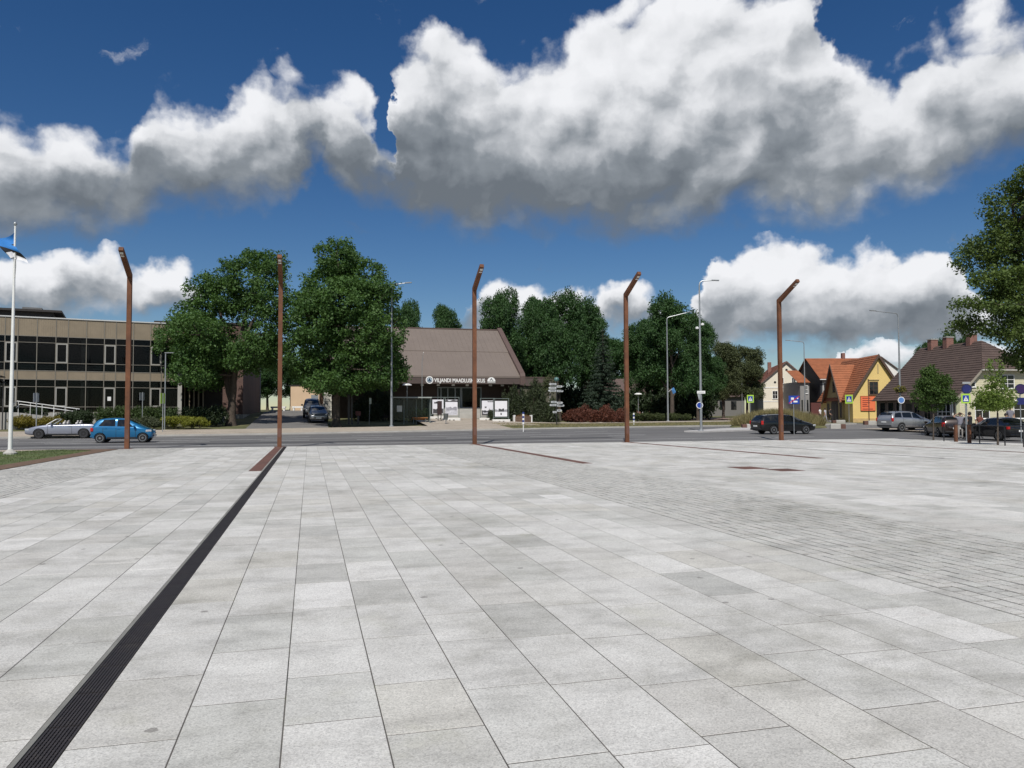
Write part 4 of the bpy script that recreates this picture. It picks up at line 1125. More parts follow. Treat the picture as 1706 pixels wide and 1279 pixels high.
# ------------------------------------------------------------------ vegetation
BACK_TREES = [
    (25.1, 100.9, 17.6, 3.7, 0, 'tall dense dark linden rising right behind the brown roof'),
    (31.4, 107.5, 17.7, 4.2, 1, 'dense dark linden, second beyond the brown roof'),
    (32.3, 98.0, 17.1, 4.2, 2, 'broad dark linden, third beyond the brown roof'),
    (39.7, 106.4, 17.3, 4.1, 0, 'dark leafy tree just behind the spruce'),
    (47.9, 104.2, 14.7, 3.9, 1, 'lower dark tree standing beside the red brick house'),
    (45.1, 90.5, 15.9, 4.5, 2, 'largest dark tree beside the curved lamp post with the blue flag'),
    (52.2, 96.9, 14.4, 3.2, 0, 'dark green tree behind the tall lamp post with road signs'),
    (55.9, 101.1, 9.5, 3.0, 1, 'low dark park tree with a bare trunk under the tall lamp post'),
    (61.9, 106.8, 11.8, 3.5, 3, 'olive green spreading tree beside the park path'),
    (69.3, 112.1, 11.7, 3.5, 3, 'olive green spreading tree nearest the cream house'),
    (14.9, 122.2, 17.6, 3.4, 0, 'tree top showing above the brown roof near the tall maple'),
    (21.4, 126.7, 18.3, 3.6, 1, 'lighter tree top showing alone above the brown roof'),
    (-6.8, 134.1, 9.4, 3.4, 1, 'tree in shade behind the drive beside the brick hall'),
    (-3.1, 137.3, 8.6, 3.5, 0, 'tree overhanging the left end of the peach outbuilding'),
    (1.2, 134.1, 8.9, 3.5, 2, 'tree overhanging the door of the peach outbuilding'),
    (44.0, 143.5, 15.5, 7.0, 1, 'far dark tree closing the gap beyond the flat annex'),
    (57.2, 145.2, 15.9, 7.3, 0, 'far dark tree closing the gap behind the spruce'),
    (60.4, 139.2, 13.7, 5.9, 2, 'far dark tree behind the red brick house'),
    (72.7, 151.5, 13.0, 7.1, 1, 'far low tree seen under the largest dark tree'),
    (81.3, 154.4, 12.0, 6.6, 0, 'far low tree seen under the park tree branches'),
    (92.3, 156.7, 11.0, 6.1, 2, 'far low tree behind the pale grey house'),
    (-12.0, 158.3, 9.6, 5.9, 0, 'far tree rising beyond the brick hall'),
    (5.0, 153.8, 9.6, 7.0, 1, 'far tree behind the stone pier and parked vans'),
    (79.3, 84.6, 10.4, 1.8, 1, 'small tree top peeping over the left end of the brown tiled ridge'),
    (84.3, 86.4, 11.9, 2.0, 0, 'tree top peeping over the middle of the brown tiled ridge'),
    (85.2, 84.1, 11.4, 2.1, 2, 'tree top peeping over the ridge beside the big overhanging tree'),
]
MAPLE_FORKED = ((-7.04, 75.58), [(-3.06, 8.1, 3.12, 2.56), (-4.84, 5.76, 2.0, 1.67), (-2.78, 4.63, 2.56, 1.5), (1.95, 13.59, 3.34, 2.34), (-1.84, 12.14, 2.78, 2.0), (3.73, 11.44, 2.0, 2.45), (4.62, 8.07, 1.0, 2.23), (1.5, 10.33, 2.23, 1.56), (2.39, 5.95, 2.23, 1.56), (-4.17, 10.24, 2.0, 1.78), (3.34, 6.73, 1.56, 1.67), (-1.11, 6.3, 2.12, 1.67), (-5.57, 7.55, 1.34, 1.34), (2.5, 15.11, 2.34, 1.34)])
MAPLE_TALL = ((2.36, 72.59), [(0.11, 15.57, 1.88, 1.77), (-0.94, 12.88, 2.76, 2.21), (1.66, 11.53, 3.32, 2.32), (4.53, 11.8, 1.44, 1.55), (-1.77, 9.32, 2.43, 2.32), (2.21, 8.3, 3.43, 2.54), (4.97, 8.4, 1.44, 2.43), (-2.98, 6.43, 1.55, 1.99), (-0.11, 5.97, 3.04, 2.1), (3.43, 5.3, 2.76, 1.88), (5.2, 5.07, 1.22, 1.77), (-3.43, 4.6, 1.11, 1.11), (-0.22, 3.87, 2.32, 0.99), (2.54, 13.77, 1.88, 1.55), (-2.21, 11.55, 1.66, 1.55), (1.66, 3.97, 2.21, 1.11)])
BIG_TREE = ((48.67, 41.48), [(-1.6, 15.99, 1.89, 1.64), (0.0, 17.45, 2.3, 1.89), (-2.99, 13.29, 1.64, 1.23), (-1.23, 12.74, 2.46, 1.97), (-3.98, 10.59, 1.56, 0.98), (-2.5, 9.42, 2.05, 1.23), (-5.94, 8.86, 1.39, 0.33), (-1.76, 7.35, 2.05, 1.31), (-3.65, 7.03, 1.48, 0.74), (0.41, 9.33, 3.11, 2.7), (-4.8, 7.86, 1.31, 0.41), (-1.35, 5.29, 1.39, 0.74), (3.07, 15.56, 3.48, 2.87), (4.71, 10.97, 3.28, 3.28), (3.07, 6.43, 2.87, 2.05), (1.02, 13.48, 2.7, 2.7), (0.82, 5.61, 1.89, 1.23), (2.66, 18.49, 2.46, 2.05)])
YOUNG_A = ((36.18, 38.25), [(0.04, 3.35, 0.72, 0.87), (-0.58, 2.63, 0.65, 0.58), (0.69, 2.55, 0.65, 0.65), (0.07, 2.19, 0.94, 0.5), (-0.07, 4.0, 0.4, 0.5), (0.5, 3.35, 0.5, 0.58), (-0.5, 3.28, 0.43, 0.5)])
YOUNG_B = ((33.6, 31.38), [(-0.18, 3.91, 0.3, 0.55), (-0.18, 3.06, 0.55, 0.55), (-0.64, 2.4, 0.49, 0.43), (0.33, 2.45, 0.55, 0.43), (-0.15, 2.09, 0.79, 0.36), (-0.88, 2.61, 0.36, 0.3), (0.58, 2.09, 0.3, 0.24), (0.09, 3.06, 0.43, 0.43)])
SHRUBS = [
    (-22.82, 70.63, 1.15, 0.95, 'ochre'),
    (-21.97, 70.41, 1.15, 0.95, 'ochre'),
    (-21.12, 70.18, 1.15, 0.95, 'ochre'),
    (-20.27, 69.96, 1.15, 0.95, 'ochre'),
    (-19.71, 69.81, 1.15, 0.95, 'ochre'),
    (-24.75, 73.31, 1.5, 1.0, 'dark'),
    (-24.07, 73.13, 1.5, 1.0, 'dark'),
    (-22.95, 72.84, 1.5, 1.0, 'dark'),
    (-22.22, 72.64, 1.5, 1.0, 'dark'),
    (-19.88, 72.03, 1.5, 1.0, 'dark'),
    (-19.2, 71.85, 1.5, 1.0, 'dark'),
    (-18.52, 71.67, 1.5, 1.0, 'dark'),
    (-18.03, 71.54, 1.5, 1.0, 'dark'),
    (-17.34, 74.46, 1.75, 1.15, 'green'),
    (-16.52, 74.25, 1.75, 1.15, 'green'),
    (-15.7, 74.03, 1.75, 1.15, 'green'),
    (-14.89, 73.82, 1.75, 1.15, 'green'),
    (-14.07, 73.6, 1.75, 1.15, 'green'),
    (-13.26, 73.39, 1.75, 1.15, 'green'),
    (-12.44, 73.17, 1.75, 1.15, 'green'),
    (-11.62, 72.96, 1.75, 1.15, 'green'),
    (-14.16, 71.14, 1.0, 0.75, 'grey'),
    (-13.42, 70.95, 1.0, 0.75, 'grey'),
    (-12.69, 70.76, 1.0, 0.75, 'grey'),
    (-11.88, 71.58, 0.95, 0.85, 'lime'),
    (-11.18, 71.39, 0.95, 0.85, 'lime'),
    (-10.48, 71.21, 0.95, 0.85, 'lime'),
    (-9.78, 71.03, 0.95, 0.85, 'lime'),
    (-9.08, 70.84, 0.95, 0.85, 'lime'),
    (-10.71, 74.79, 1.7, 1.1, 'dark'),
    (-9.87, 74.56, 1.7, 1.1, 'dark'),
    (-8.97, 74.33, 1.7, 1.1, 'dark'),
    (-8.19, 74.12, 1.7, 1.1, 'dark'),
    (5.38, 82.34, 2.4, 1.2, 'pine'),
    (6.48, 82.05, 3.4, 1.4, 'pine'),
    (7.58, 81.76, 3.0, 1.3, 'pine'),
    (8.5, 81.52, 2.2, 1.1, 'pine'),
    (20.27, 82.56, 2.4, 1.3, 'pine'),
    (21.42, 82.26, 3.3, 1.4, 'pine'),
    (22.58, 81.95, 3.1, 1.4, 'pine'),
    (23.73, 81.65, 4.2, 1.5, 'pine'),
    (24.95, 81.33, 3.4, 1.3, 'pine'),
    (25.59, 81.16, 2.4, 1.2, 'pine'),
    (28.98, 83.89, 1.5, 1.15, 'red'),
    (29.11, 81.79, 1.95, 1.15, 'red'),
    (30.65, 83.45, 2.4, 1.15, 'red'),
    (30.81, 81.34, 1.5, 1.15, 'red'),
    (32.39, 82.99, 1.95, 1.15, 'red'),
    (32.5, 80.89, 2.4, 1.15, 'red'),
    (34.12, 82.53, 1.5, 1.15, 'red'),
    (34.07, 80.48, 1.95, 1.15, 'red'),
    (39.96, 89.79, 1.15, 1.0, 'low'),
    (40.84, 89.56, 1.15, 1.0, 'low'),
    (41.72, 89.33, 1.15, 1.0, 'low'),
    (42.59, 89.09, 1.15, 1.0, 'low'),
    (43.62, 88.83, 1.15, 1.0, 'low'),
    (44.64, 88.56, 1.15, 1.0, 'low'),
    (45.67, 88.29, 1.15, 1.0, 'low'),
    (32.87, 107.16, 5, 3.2, 'dark'),
    (36.25, 106.27, 5.5, 3.4, 'dark'),
    (38.79, 105.61, 5, 3.2, 'dark'),
    (41.75, 104.83, 5, 3.2, 'dark'),
    (44.7, 104.05, 4.5, 3, 'dark'),
    (48.08, 103.16, 4.5, 3, 'dark'),
    (50.36, 102.56, 5, 3.2, 'dark'),
    (52.73, 101.94, 5, 3.2, 'dark'),
    (55.09, 101.32, 4.5, 3, 'dark'),
    (9.3, 80.28, 1.3, 0.9, 'green'),
    (10.51, 79.96, 1.3, 0.9, 'green'),
    (11.41, 79.72, 1.3, 0.9, 'green'),
]

leaf_maple = leaf_mat('maple_leaves', (.028, .074, .020), (.132, .240, .060), .38)
leaf_dark = leaf_mat('linden_leaves', (.019, .054, .018), (.082, .168, .048), .34)
leaf_olive = leaf_mat('olive_leaves', (.040, .056, .022), (.12, .14, .055), .25)
leaf_young = leaf_mat('young_leaves', (.09, .15, .032), (.28, .38, .09), .45)
leaf_spruce = leaf_mat('spruce_needles', (.016, .032, .018), (.048, .075, .046), .15)
leaf_pine = leaf_mat('pine_needles', (.018, .030, .012), (.055, .072, .028), .15)
SH_M = dict(ochre=leaf_mat('ochre_leaves', (.12, .10, .016), (.30, .25, .04), .3), dark=leaf_mat('dark_shrub_leaves', (.014, .028, .011), (.045, .07, .026), .2),
            green=leaf_mat('green_shrub_leaves', (.022, .045, .012), (.075, .115, .030), .25), grey=leaf_mat('grey_shrub_leaves', (.05, .065, .032), (.12, .14, .075), .2),
            lime=leaf_mat('lime_shrub_leaves', (.14, .15, .018), (.34, .36, .055), .3), pine=leaf_pine,
            red=leaf_mat('red_shrub_leaves', (.06, .022, .016), (.21, .075, .045), .25), low=leaf_mat('low_bed_leaves', (.03, .05, .016), (.10, .12, .04), .25))

def leaf_mesh(name, centers, tints, per, crad, size, mat, seed, up=.5, aspect=.62, flat=.8, droop=0.0):
    """many leaf-sized faces gathered in clumps"""
    r_ = np.random.RandomState(seed)
    C_ = np.repeat(np.asarray(centers), per, 0); n = len(C_)
    rad = np.repeat(np.broadcast_to(np.asarray(crad, float), (len(centers),)), per)
    d = r_.normal(size=(n, 3)); d /= np.linalg.norm(d, axis=1)[:, None]
    P_ = C_ + d*(rad*r_.rand(n)**.45)[:, None]*np.array([1, 1, flat])
    nr = d*.7 + r_.normal(size=(n, 3))*.75 + np.array([0, 0, up])
    nr /= np.linalg.norm(nr, axis=1)[:, None]
    a = np.cross(nr, r_.normal(size=(n, 3))); a /= np.linalg.norm(a, axis=1)[:, None]
    a[:, 2] -= droop; a /= np.linalg.norm(a, axis=1)[:, None]
    b = np.cross(nr, a)
    s = size*r_.uniform(.65, 1.35, n)[:, None]
    V = np.stack([P_-a*s*.5, P_+b*s*aspect*.5+nr*s*.08, P_+a*s*.55, P_-b*s*aspect*.5+nr*s*.08], 1).reshape(-1, 3)
    Fc = np.arange(n*4).reshape(-1, 4)
    t = np.clip(np.repeat(np.asarray(tints), per) + r_.normal(size=n)*.12, 0, 1)
    return np_mesh(name, V, Fc, mat, np.repeat(t, 4))

def clumps(lobes, density, seed, shell=.5, gap=.12, crad=.55):
    """clump centres spread through the outer part of each lobe, with thin places left open"""
    r_ = np.random.RandomState(seed); cs = []; ts = []
    for (c, r) in lobes:
        c = np.array(c); r = np.array(r)
        n = max(4, int(density*(r[0]*r[1]+r[0]*r[2]+r[1]*r[2])))
        d = r_.normal(size=(n, 3)); d /= np.linalg.norm(d, axis=1)[:, None]
        rr_ = shell+(1-shell)*r_.rand(n)**.7
        q = c+d*rr_[:, None]*r
        # open gaps by a coarse lattice
        key = np.floor(q/1.15).astype(int)
        h = np.abs(np.sin(key[:, 0]*12.9898+key[:, 1]*78.233+key[:, 2]*37.719+seed)*43758.5453) % 1
        ok = h > gap
        cs.append(q[ok]); ts.append(.35+.35*r_.rand(ok.sum())+.12*d[ok, 2]*0)
    return np.concatenate(cs), np.concatenate(ts)

def limb(mb, p, q, r0, r1, rr, bend=.25, n=5, sides=7):
    p = Vector(p); q = Vector(q); L = (q-p).length
    off = Vector((rr.uniform(-1, 1), rr.uniform(-1, 1), rr.uniform(-.2, .6)))*L*bend
    pts = []
    for i in range(n+1):
        t = i/n
        pts.append(p.lerp(q, t)+off*math.sin(math.pi*t)*.5+Vector((rr.uniform(-1, 1), rr.uniform(-1, 1), 0))*r0*.35*(0 < i < n))
    mb.tube(pts, [r0+(r1-r0)*(i/n) for i in range(n+1)], sides)
    return pts

def lobed_tree(name, pos, lobes2, label, mat, seed, trunk_r, fork_z, leaf, per, dens, depth=1.0, crad=.6, stems=3, lean=0, gap=.12, group=None, cat='tree'):
    """lobes2: (sideways, height, half-width, half-height) as measured on the tree; depth gives it its third dimension"""
    rr = random.Random(seed)
    e = empty(name, (pos[0], pos[1], T(*pos)), R(-14.74), label, cat, group)
    L3 = []
    for (x_, z_, rx, rz) in lobes2:
        ry = (rx+rz)*.5*rr.uniform(.9, 1.2)
        y_ = rr.uniform(-1, 1)*depth
        L3.append(((x_, y_, z_), (rx, ry, rz)))
    # fill lobes behind so that the crown is as deep as it is wide
    wmax = max(abs(l[0])+l[2] for l in lobes2)
    for (x_, z_, rx, rz) in lobes2[::2]:
        L3.append(((x_*.8, rr.choice((-1, 1))*wmax*.5*rr.uniform(.5, 1), z_*.98), (rx*.9, rx*.9, rz*.9)))
    tr = MB()
    top = Vector((lean, 0, fork_z))
    root = [(0, 0, -.25), (.0, 0, .25), (lean*.4, 0, fork_z*.5), tuple(top)]
    tr.tube(root, [trunk_r*1.5, trunk_r*1.08, trunk_r*.92, trunk_r*.95], 10)
    order = sorted(L3, key=lambda l: -l[0][2])
    st = []
    zmax = max(l[0][2] for l in L3)
    for k in range(stems):
        c = order[min(k*2, len(order)-1)][0]
        tgt = Vector(c)
        st.append(limb(tr, top+Vector((0, 0, -trunk_r*.4)), tgt, trunk_r*.72, trunk_r*.16, rr, .18, 8))
    for (c, r) in L3:
        c = Vector(c)
        s = min((p for pts in st for p in pts if p.z < c.z+.3), key=lambda p: (p-c).length+max(0, p.z-c.z)*2, default=top)
        pts = limb(tr, s, c, trunk_r*.3, trunk_r*.10, rr, .25, 5, 6)
        for j in range(4):
            d = Vector((rr.uniform(-1, 1)*r[0], rr.uniform(-1, 1)*r[1], rr.uniform(-.5, 1)*r[2]))*.85
            limb(tr, pts[-2], c+d, trunk_r*.11, trunk_r*.03, rr, .2, 3, 4)
    tr.build('trunk', bark, e, smooth=True, fix=False)
    cs, ts = clumps(L3, dens, seed, gap=gap)
    link('crown', leaf_mesh('crown', cs, ts, per, crad, leaf, mat, seed), e)
    return e
lobed_tree('maple_tree', *MAPLE_FORKED, 'leafy maple with a thick forked trunk in front of the brick hall', leaf_maple, 5, .40, 2.0, .235, 42, 7.5, 1.6, .62, 4, .1, .22)
lobed_tree('maple_tree', *MAPLE_TALL, 'tall pointed dense maple standing beside the parked silver minivan', leaf_maple, 9, .36, 2.6, .235, 42, 7.5, 1.6, .62, 3, 0, .08)
lobed_tree('street_tree', *BIG_TREE, 'huge overhanging tree in front of the timber house roof', leaf_mat('ash_leaves', (.034, .066, .016), (.155, .220, .048), .3), 21, .42, 3.4, .20, 42, 7.0, 1.5, .62, 4, 0, .10)
lobed_tree('young_tree', *YOUNG_A, 'young dark green street tree nearer the silver car', leaf_mat('young_dark_leaves', (.034, .075, .018), (.125, .20, .048), .38), 31, .042, 1.7, .12, 16, 60, .25, .22, 1, .04, .15, 'young trees by the railing')
lobed_tree('young_tree', *YOUNG_B, 'young light green street tree with a pointed top by the black saloon', leaf_young, 37, .042, 1.6, .11, 16, 75, .25, .20, 1, .03, .15, 'young trees by the railing')

# background trees share a few crowns
def crown_proto(seed, mat, nl=16, wide=1.0):
    rr = random.Random(seed); L3 = []
    for i in range(nl):
        z_ = .30+.62*(i+.5)/nl
        w_ = math.sin(math.pi*min(1, max(0, (z_-.16)/.86)))**.6*.62
        a = rr.uniform(0, 6.28)
        L3.append(((math.cos(a)*w_*wide*10*.62, math.sin(a)*w_*10*.62, z_*20), (rr.uniform(2.2, 3.6), rr.uniform(2.2, 3.6), rr.uniform(1.6, 2.6))))
    L3.append(((0, 0, 18.2), (2.0, 2.0, 1.6)))
    L3.append(((0, 0, 11), (3.5, 3.5, 6)))
    cs, ts = clumps(L3, 3.6, seed, shell=.45, gap=.10)
    me = leaf_mesh('crown', cs, ts, 34, .95, .36, mat, seed)
    tr = MB(); rr = random.Random(seed+1)
    tr.tube([(0, 0, -.4), (0, 0, .6), (.1, .05, 5), (.1, 0, 9), (0, 0, 14)], [.62, .46, .38, .28, .1], 9)
    for (c, r) in L3[:-1]:
        limb(tr, (0, 0, max(3.6, c[2]*.55)), c, .2, .04, rr, .15, 4, 5)
    return me, tr.mesh('trunk', bark, True, False)
protos = [crown_proto(101, leaf_dark), crown_proto(102, leaf_dark), crown_proto(103, leaf_dark), crown_proto(104, leaf_olive, 16, 1.1)]
for i, (X, Y, h, hw, v, lab) in enumerate(BACK_TREES):
    e = empty('park_tree', (X, Y, T(X, Y)), i*1.3, lab, 'tree', 'trees behind the road')
    cm, tm_ = protos[v]
    sxy = hw/7.2; sz = h/20.0
    for nm, me in (('crown', cm), ('trunk', tm_)):
        o = link(nm, me, e); o.scale = (sxy, sxy, sz)

# spruce
def spruce(pos, h, r, label):
    e = empty('spruce_tree', (pos[0], pos[1], T(*pos)), 0, label, 'tree')
    MB().tube([(0, 0, -.3), (0, 0, h*.5), (0, 0, h)], [.28, .16, .02], 8).build('trunk', bark, e, True)
    rr = random.Random(4); cs = []; ts = []
    z_ = .7
    while z_ < h:
        R_ = r*(1-z_/h)**.85
        nb = max(4, int(R_*9))
        for k in range(nb):
            a = rr.uniform(0, 6.28); L = R_*rr.uniform(.7, 1.08); m_ = max(2, int(L/.28))
            for j in range(m_):
                t = (j+.6)/m_
                cs.append((math.cos(a)*L*t, math.sin(a)*L*t, z_-.32*t*L*.6+.10*rr.uniform(-1, 1)+.25*t*t*L*.4)); ts.append(.25+.45*t)
        z_ += .42
    link('crown', leaf_mesh('crown', np.array(cs), np.array(ts), 9, .26, .26, leaf_spruce, 6, .4, .35, .5, .3), e)
spruce((34.0, 86.3), 11.2, 3.5, 'dark grey green spruce with drooping layered branches behind the red flower bed')

# shrubs and bedding
def shrub_proto(kind, seed):
    rr = random.Random(seed); L3 = []
    if kind == 'pine':
        for i in range(9):
            a = rr.uniform(0, 6.28); t = rr.random()
            L3.append(((math.cos(a)*.5*(1-t*.6), math.sin(a)*.5*(1-t*.6), .15+.7*t), (.32, .32, .30)))
        cs, ts = clumps(L3, 95, seed, gap=.0)
        return leaf_mesh('foliage', cs, ts, 12, .13, .13, SH_M[kind], seed, .6, .28, 1.2)
    for i in range(8):
        a = rr.uniform(0, 6.28); d = rr.uniform(.1, .6)
        L3.append(((math.cos(a)*d, math.sin(a)*d, .22+.45*rr.random()), (.42, .42, .30)))
    cs, ts = clumps(L3, 75, seed, gap=.0)
    return leaf_mesh('foliage', cs, ts, 10, .13, .12, SH_M[kind], seed, .5, .5, 1.0)
SH_L = dict(ochre='ochre yellow shrub in the bed before the office block', dark='dark green shrub in the planting before the office block', green='mid green rounded shrub in the street side planting',
            grey='small grey green shrub at the foot of the hedge', lime='low lime yellow shrub along the pavement near the forked maple', pine='dense dark mountain pine bush beside the wrestling centre',
            red='red leaved flowering shrub in the bed under the trees', low='low green bedding plant beside the footpath')
def shrub_label(kind, X):
    if kind == 'pine' and X < 15: return 'dense dark mountain pine bush between the tall maple and the bus shelter'
    if kind == 'pine': return 'dense dark mountain pine bush behind the six sided planter'
    if kind == 'green' and X > 0: return 'mid green shrub behind the bus shelter'
    if kind == 'dark' and X > 20: return 'big dark bush filling the undergrowth behind the spruce and flower bed'
    if kind == 'dark' and X > -14: return 'dark green shrub in the shade behind the lime yellow shrubs'
    if kind == 'dark' and X < 30: return 'dark green shrub behind the ochre shrubs at the access ramp'
    return SH_L[kind]
SH_G = {k: 'shrubs: '+v for k, v in SH_L.items()}
shp = {k: [shrub_proto(k, 200+i*7+j) for j in range(2)] for i, k in enumerate(SH_L)}
stem_me = MB()
for k in range(5):
    a = k*1.26; stem_me.tube([(math.cos(a)*.06, math.sin(a)*.06, -.1), (math.cos(a)*.2, math.sin(a)*.2, .3), (math.cos(a)*.35, math.sin(a)*.35, .6)], [.03, .02, .008], 5)
stem_me = stem_me.mesh('stems', bark)
rr = random.Random(8)
for i, (X, Y, h, r, kind) in enumerate(SHRUBS):
    e = empty('shrub' if kind != 'pine' else 'pine_bush', (X, Y, T(X, Y)), rr.uniform(0, 6.28), shrub_label(kind, X), 'shrub', shrub_label(kind, X))
    for nm, me in (('foliage', shp[kind][i % 2]), ('stems', stem_me)):
        o = link(nm, me, e); w_ = 1.3 if kind == 'pine' else 1.0; o.scale = (r*w_*rr.uniform(.9, 1.15), r*w_*rr.uniform(.9, 1.15), h*rr.uniform(.88, 1.1))

# grass: lawn by the flagpole, dry tall grass on the roundabout, verge
def grass_field(name, pts_fn, n, hh, mat, seed, w=.012):
    r_ = np.random.RandomState(seed); P_ = pts_fn(r_, n); n = len(P_)
    a = r_.uniform(0, 6.28, n); h = hh*r_.uniform(.5, 1.3, n); le = r_.normal(size=(n, 2))*.35*h[:, None]
    dx = np.stack([np.cos(a), np.sin(a), np.zeros(n)], 1)*w
    top = P_+np.concatenate([le, h[:, None]], 1)
    V = np.stack([P_-dx, P_+dx, top], 1).reshape(-1, 3)
    o = link(name, np_mesh(name, V, np.arange(n*3).reshape(-1, 3), mat, np.repeat(r_.rand(n), 3)))
    return tag(o, kind='stuff')
dry = leaf_mat('dry_grass', (.15, .135, .06), (.42, .36, .18), .3)
grn = leaf_mat('lawn_grass', (.045, .075, .018), (.15, .18, .055), .3)
def pip(p, poly):
    x_, y_ = p; ins = False
    for (a, b), (c, d) in zip(poly, poly[1:]+poly[:1]):
        if (b > y_) != (d > y_) and x_ < (c-a)*(y_-b)/(d-b)+a: ins = not ins
    return ins
def lawn_pts(r_, n):
    q = np.stack([r_.uniform(-22, -9.75, n), r_.uniform(20, 41, n)], 1)
    k = np.array([pip(p, LAWN) for p in q]); q = q[k]
    return np.concatenate([q, np.full((len(q), 1), .012)], 1)
lg = grass_field('lawn_grass', lawn_pts, 26000, .05, grn, 1, .008)
tag(lg, 'short patchy grass of the lawn beside the flagpole', 'grass')
RB = (43.6, 65.2)                                      # roundabout planting
mound = MB()
ringn = 40
vs = [(RB[0], RB[1], T(*RB)+1.0)]
for j, (rad, hz) in enumerate(((1.8, .82), (3.4, .42), (4.6, .06), (4.75, -.12))):
    for k in range(ringn):
        a = 2*math.pi*k/ringn; vs.append((RB[0]+rad*math.cos(a), RB[1]+rad*math.sin(a)*.8, T(*RB)+hz))
fs = [(0, 1+k, 1+(k+1) % ringn) for k in range(ringn)]
for j in range(3):
    for k in range(ringn): fs.append((1+j*ringn+k, 1+(j+1)*ringn+k, 1+(j+1)*ringn+(k+1) % ringn, 1+j*ringn+(k+1) % ringn))
tag(mound.add(vs, fs).build('roundabout_mound', turf, None, True), kind='structure')
def rb_pts(r_, n):
    rad = 4.5*np.sqrt(r_.rand(n)); a = r_.uniform(0, 6.28, n)
    x_, y_ = RB[0]+rad*np.cos(a), RB[1]+rad*np.sin(a)*.8
    z_ = T(*RB)+np.interp(rad, [0, 1.8, 3.4, 4.6], [1.0, .82, .42, .06])
    return np.stack([x_, y_, z_], 1)
tag(grass_field('dry_grass', rb_pts, 22000, .75, dry, 2, .020), 'tall dry grass growing on the roundabout mound', 'grass')
def vg_pts(r_, n):
    x_ = r_.uniform(17.5, 50, n); t = r_.rand(n)
    y_ = np.array([kerb_y(a) for a in x_])+t*(9.3+.05*(x_-17))
    z_ = np.array([T(a, b) for a, b in zip(x_, y_)])+.03
    return np.stack([x_, y_, z_], 1)
tag(grass_field('verge_grass', vg_pts, 12000, .08, dry, 3, .02), 'thin dry grass on the verge across the road', 'grass')
# ------------------------------------------------------------------ vehicles
tyre_m = M('tyre_rubber', (.014, .014, .015), .85, .2, 20)
rim_m = M('alloy_rim', (.45, .46, .47), .3, .08, 10, metal=.8)
rim_dark = M('dark_alloy_rim', (.10, .10, .11), .35, .1, 10, metal=.7)
car_glass = glass_mat('car_glass', (.010, .012, .014), .02, .6)
trim_m = M('black_trim', (.012, .012, .013), .5, .2, 10)
red_lens = M('red_lens', (.42, .012, .014), .15, .05, 10); clear_lens = M('headlamp_lens', (.55, .57, .60), .12, .08, 12, metal=.3)
plate_m = M('number_plate', (.75, .75, .73), .4, .03)
def paint(name, c, metal=.35): return M(name, c, .28, .04, 1.5, metal=metal, coat=.8)

def evaluated(ob):
    dg = bpy.context.evaluated_depsgraph_get(); dg.update()
    return bpy.data.meshes.new_from_object(ob.evaluated_get(dg))

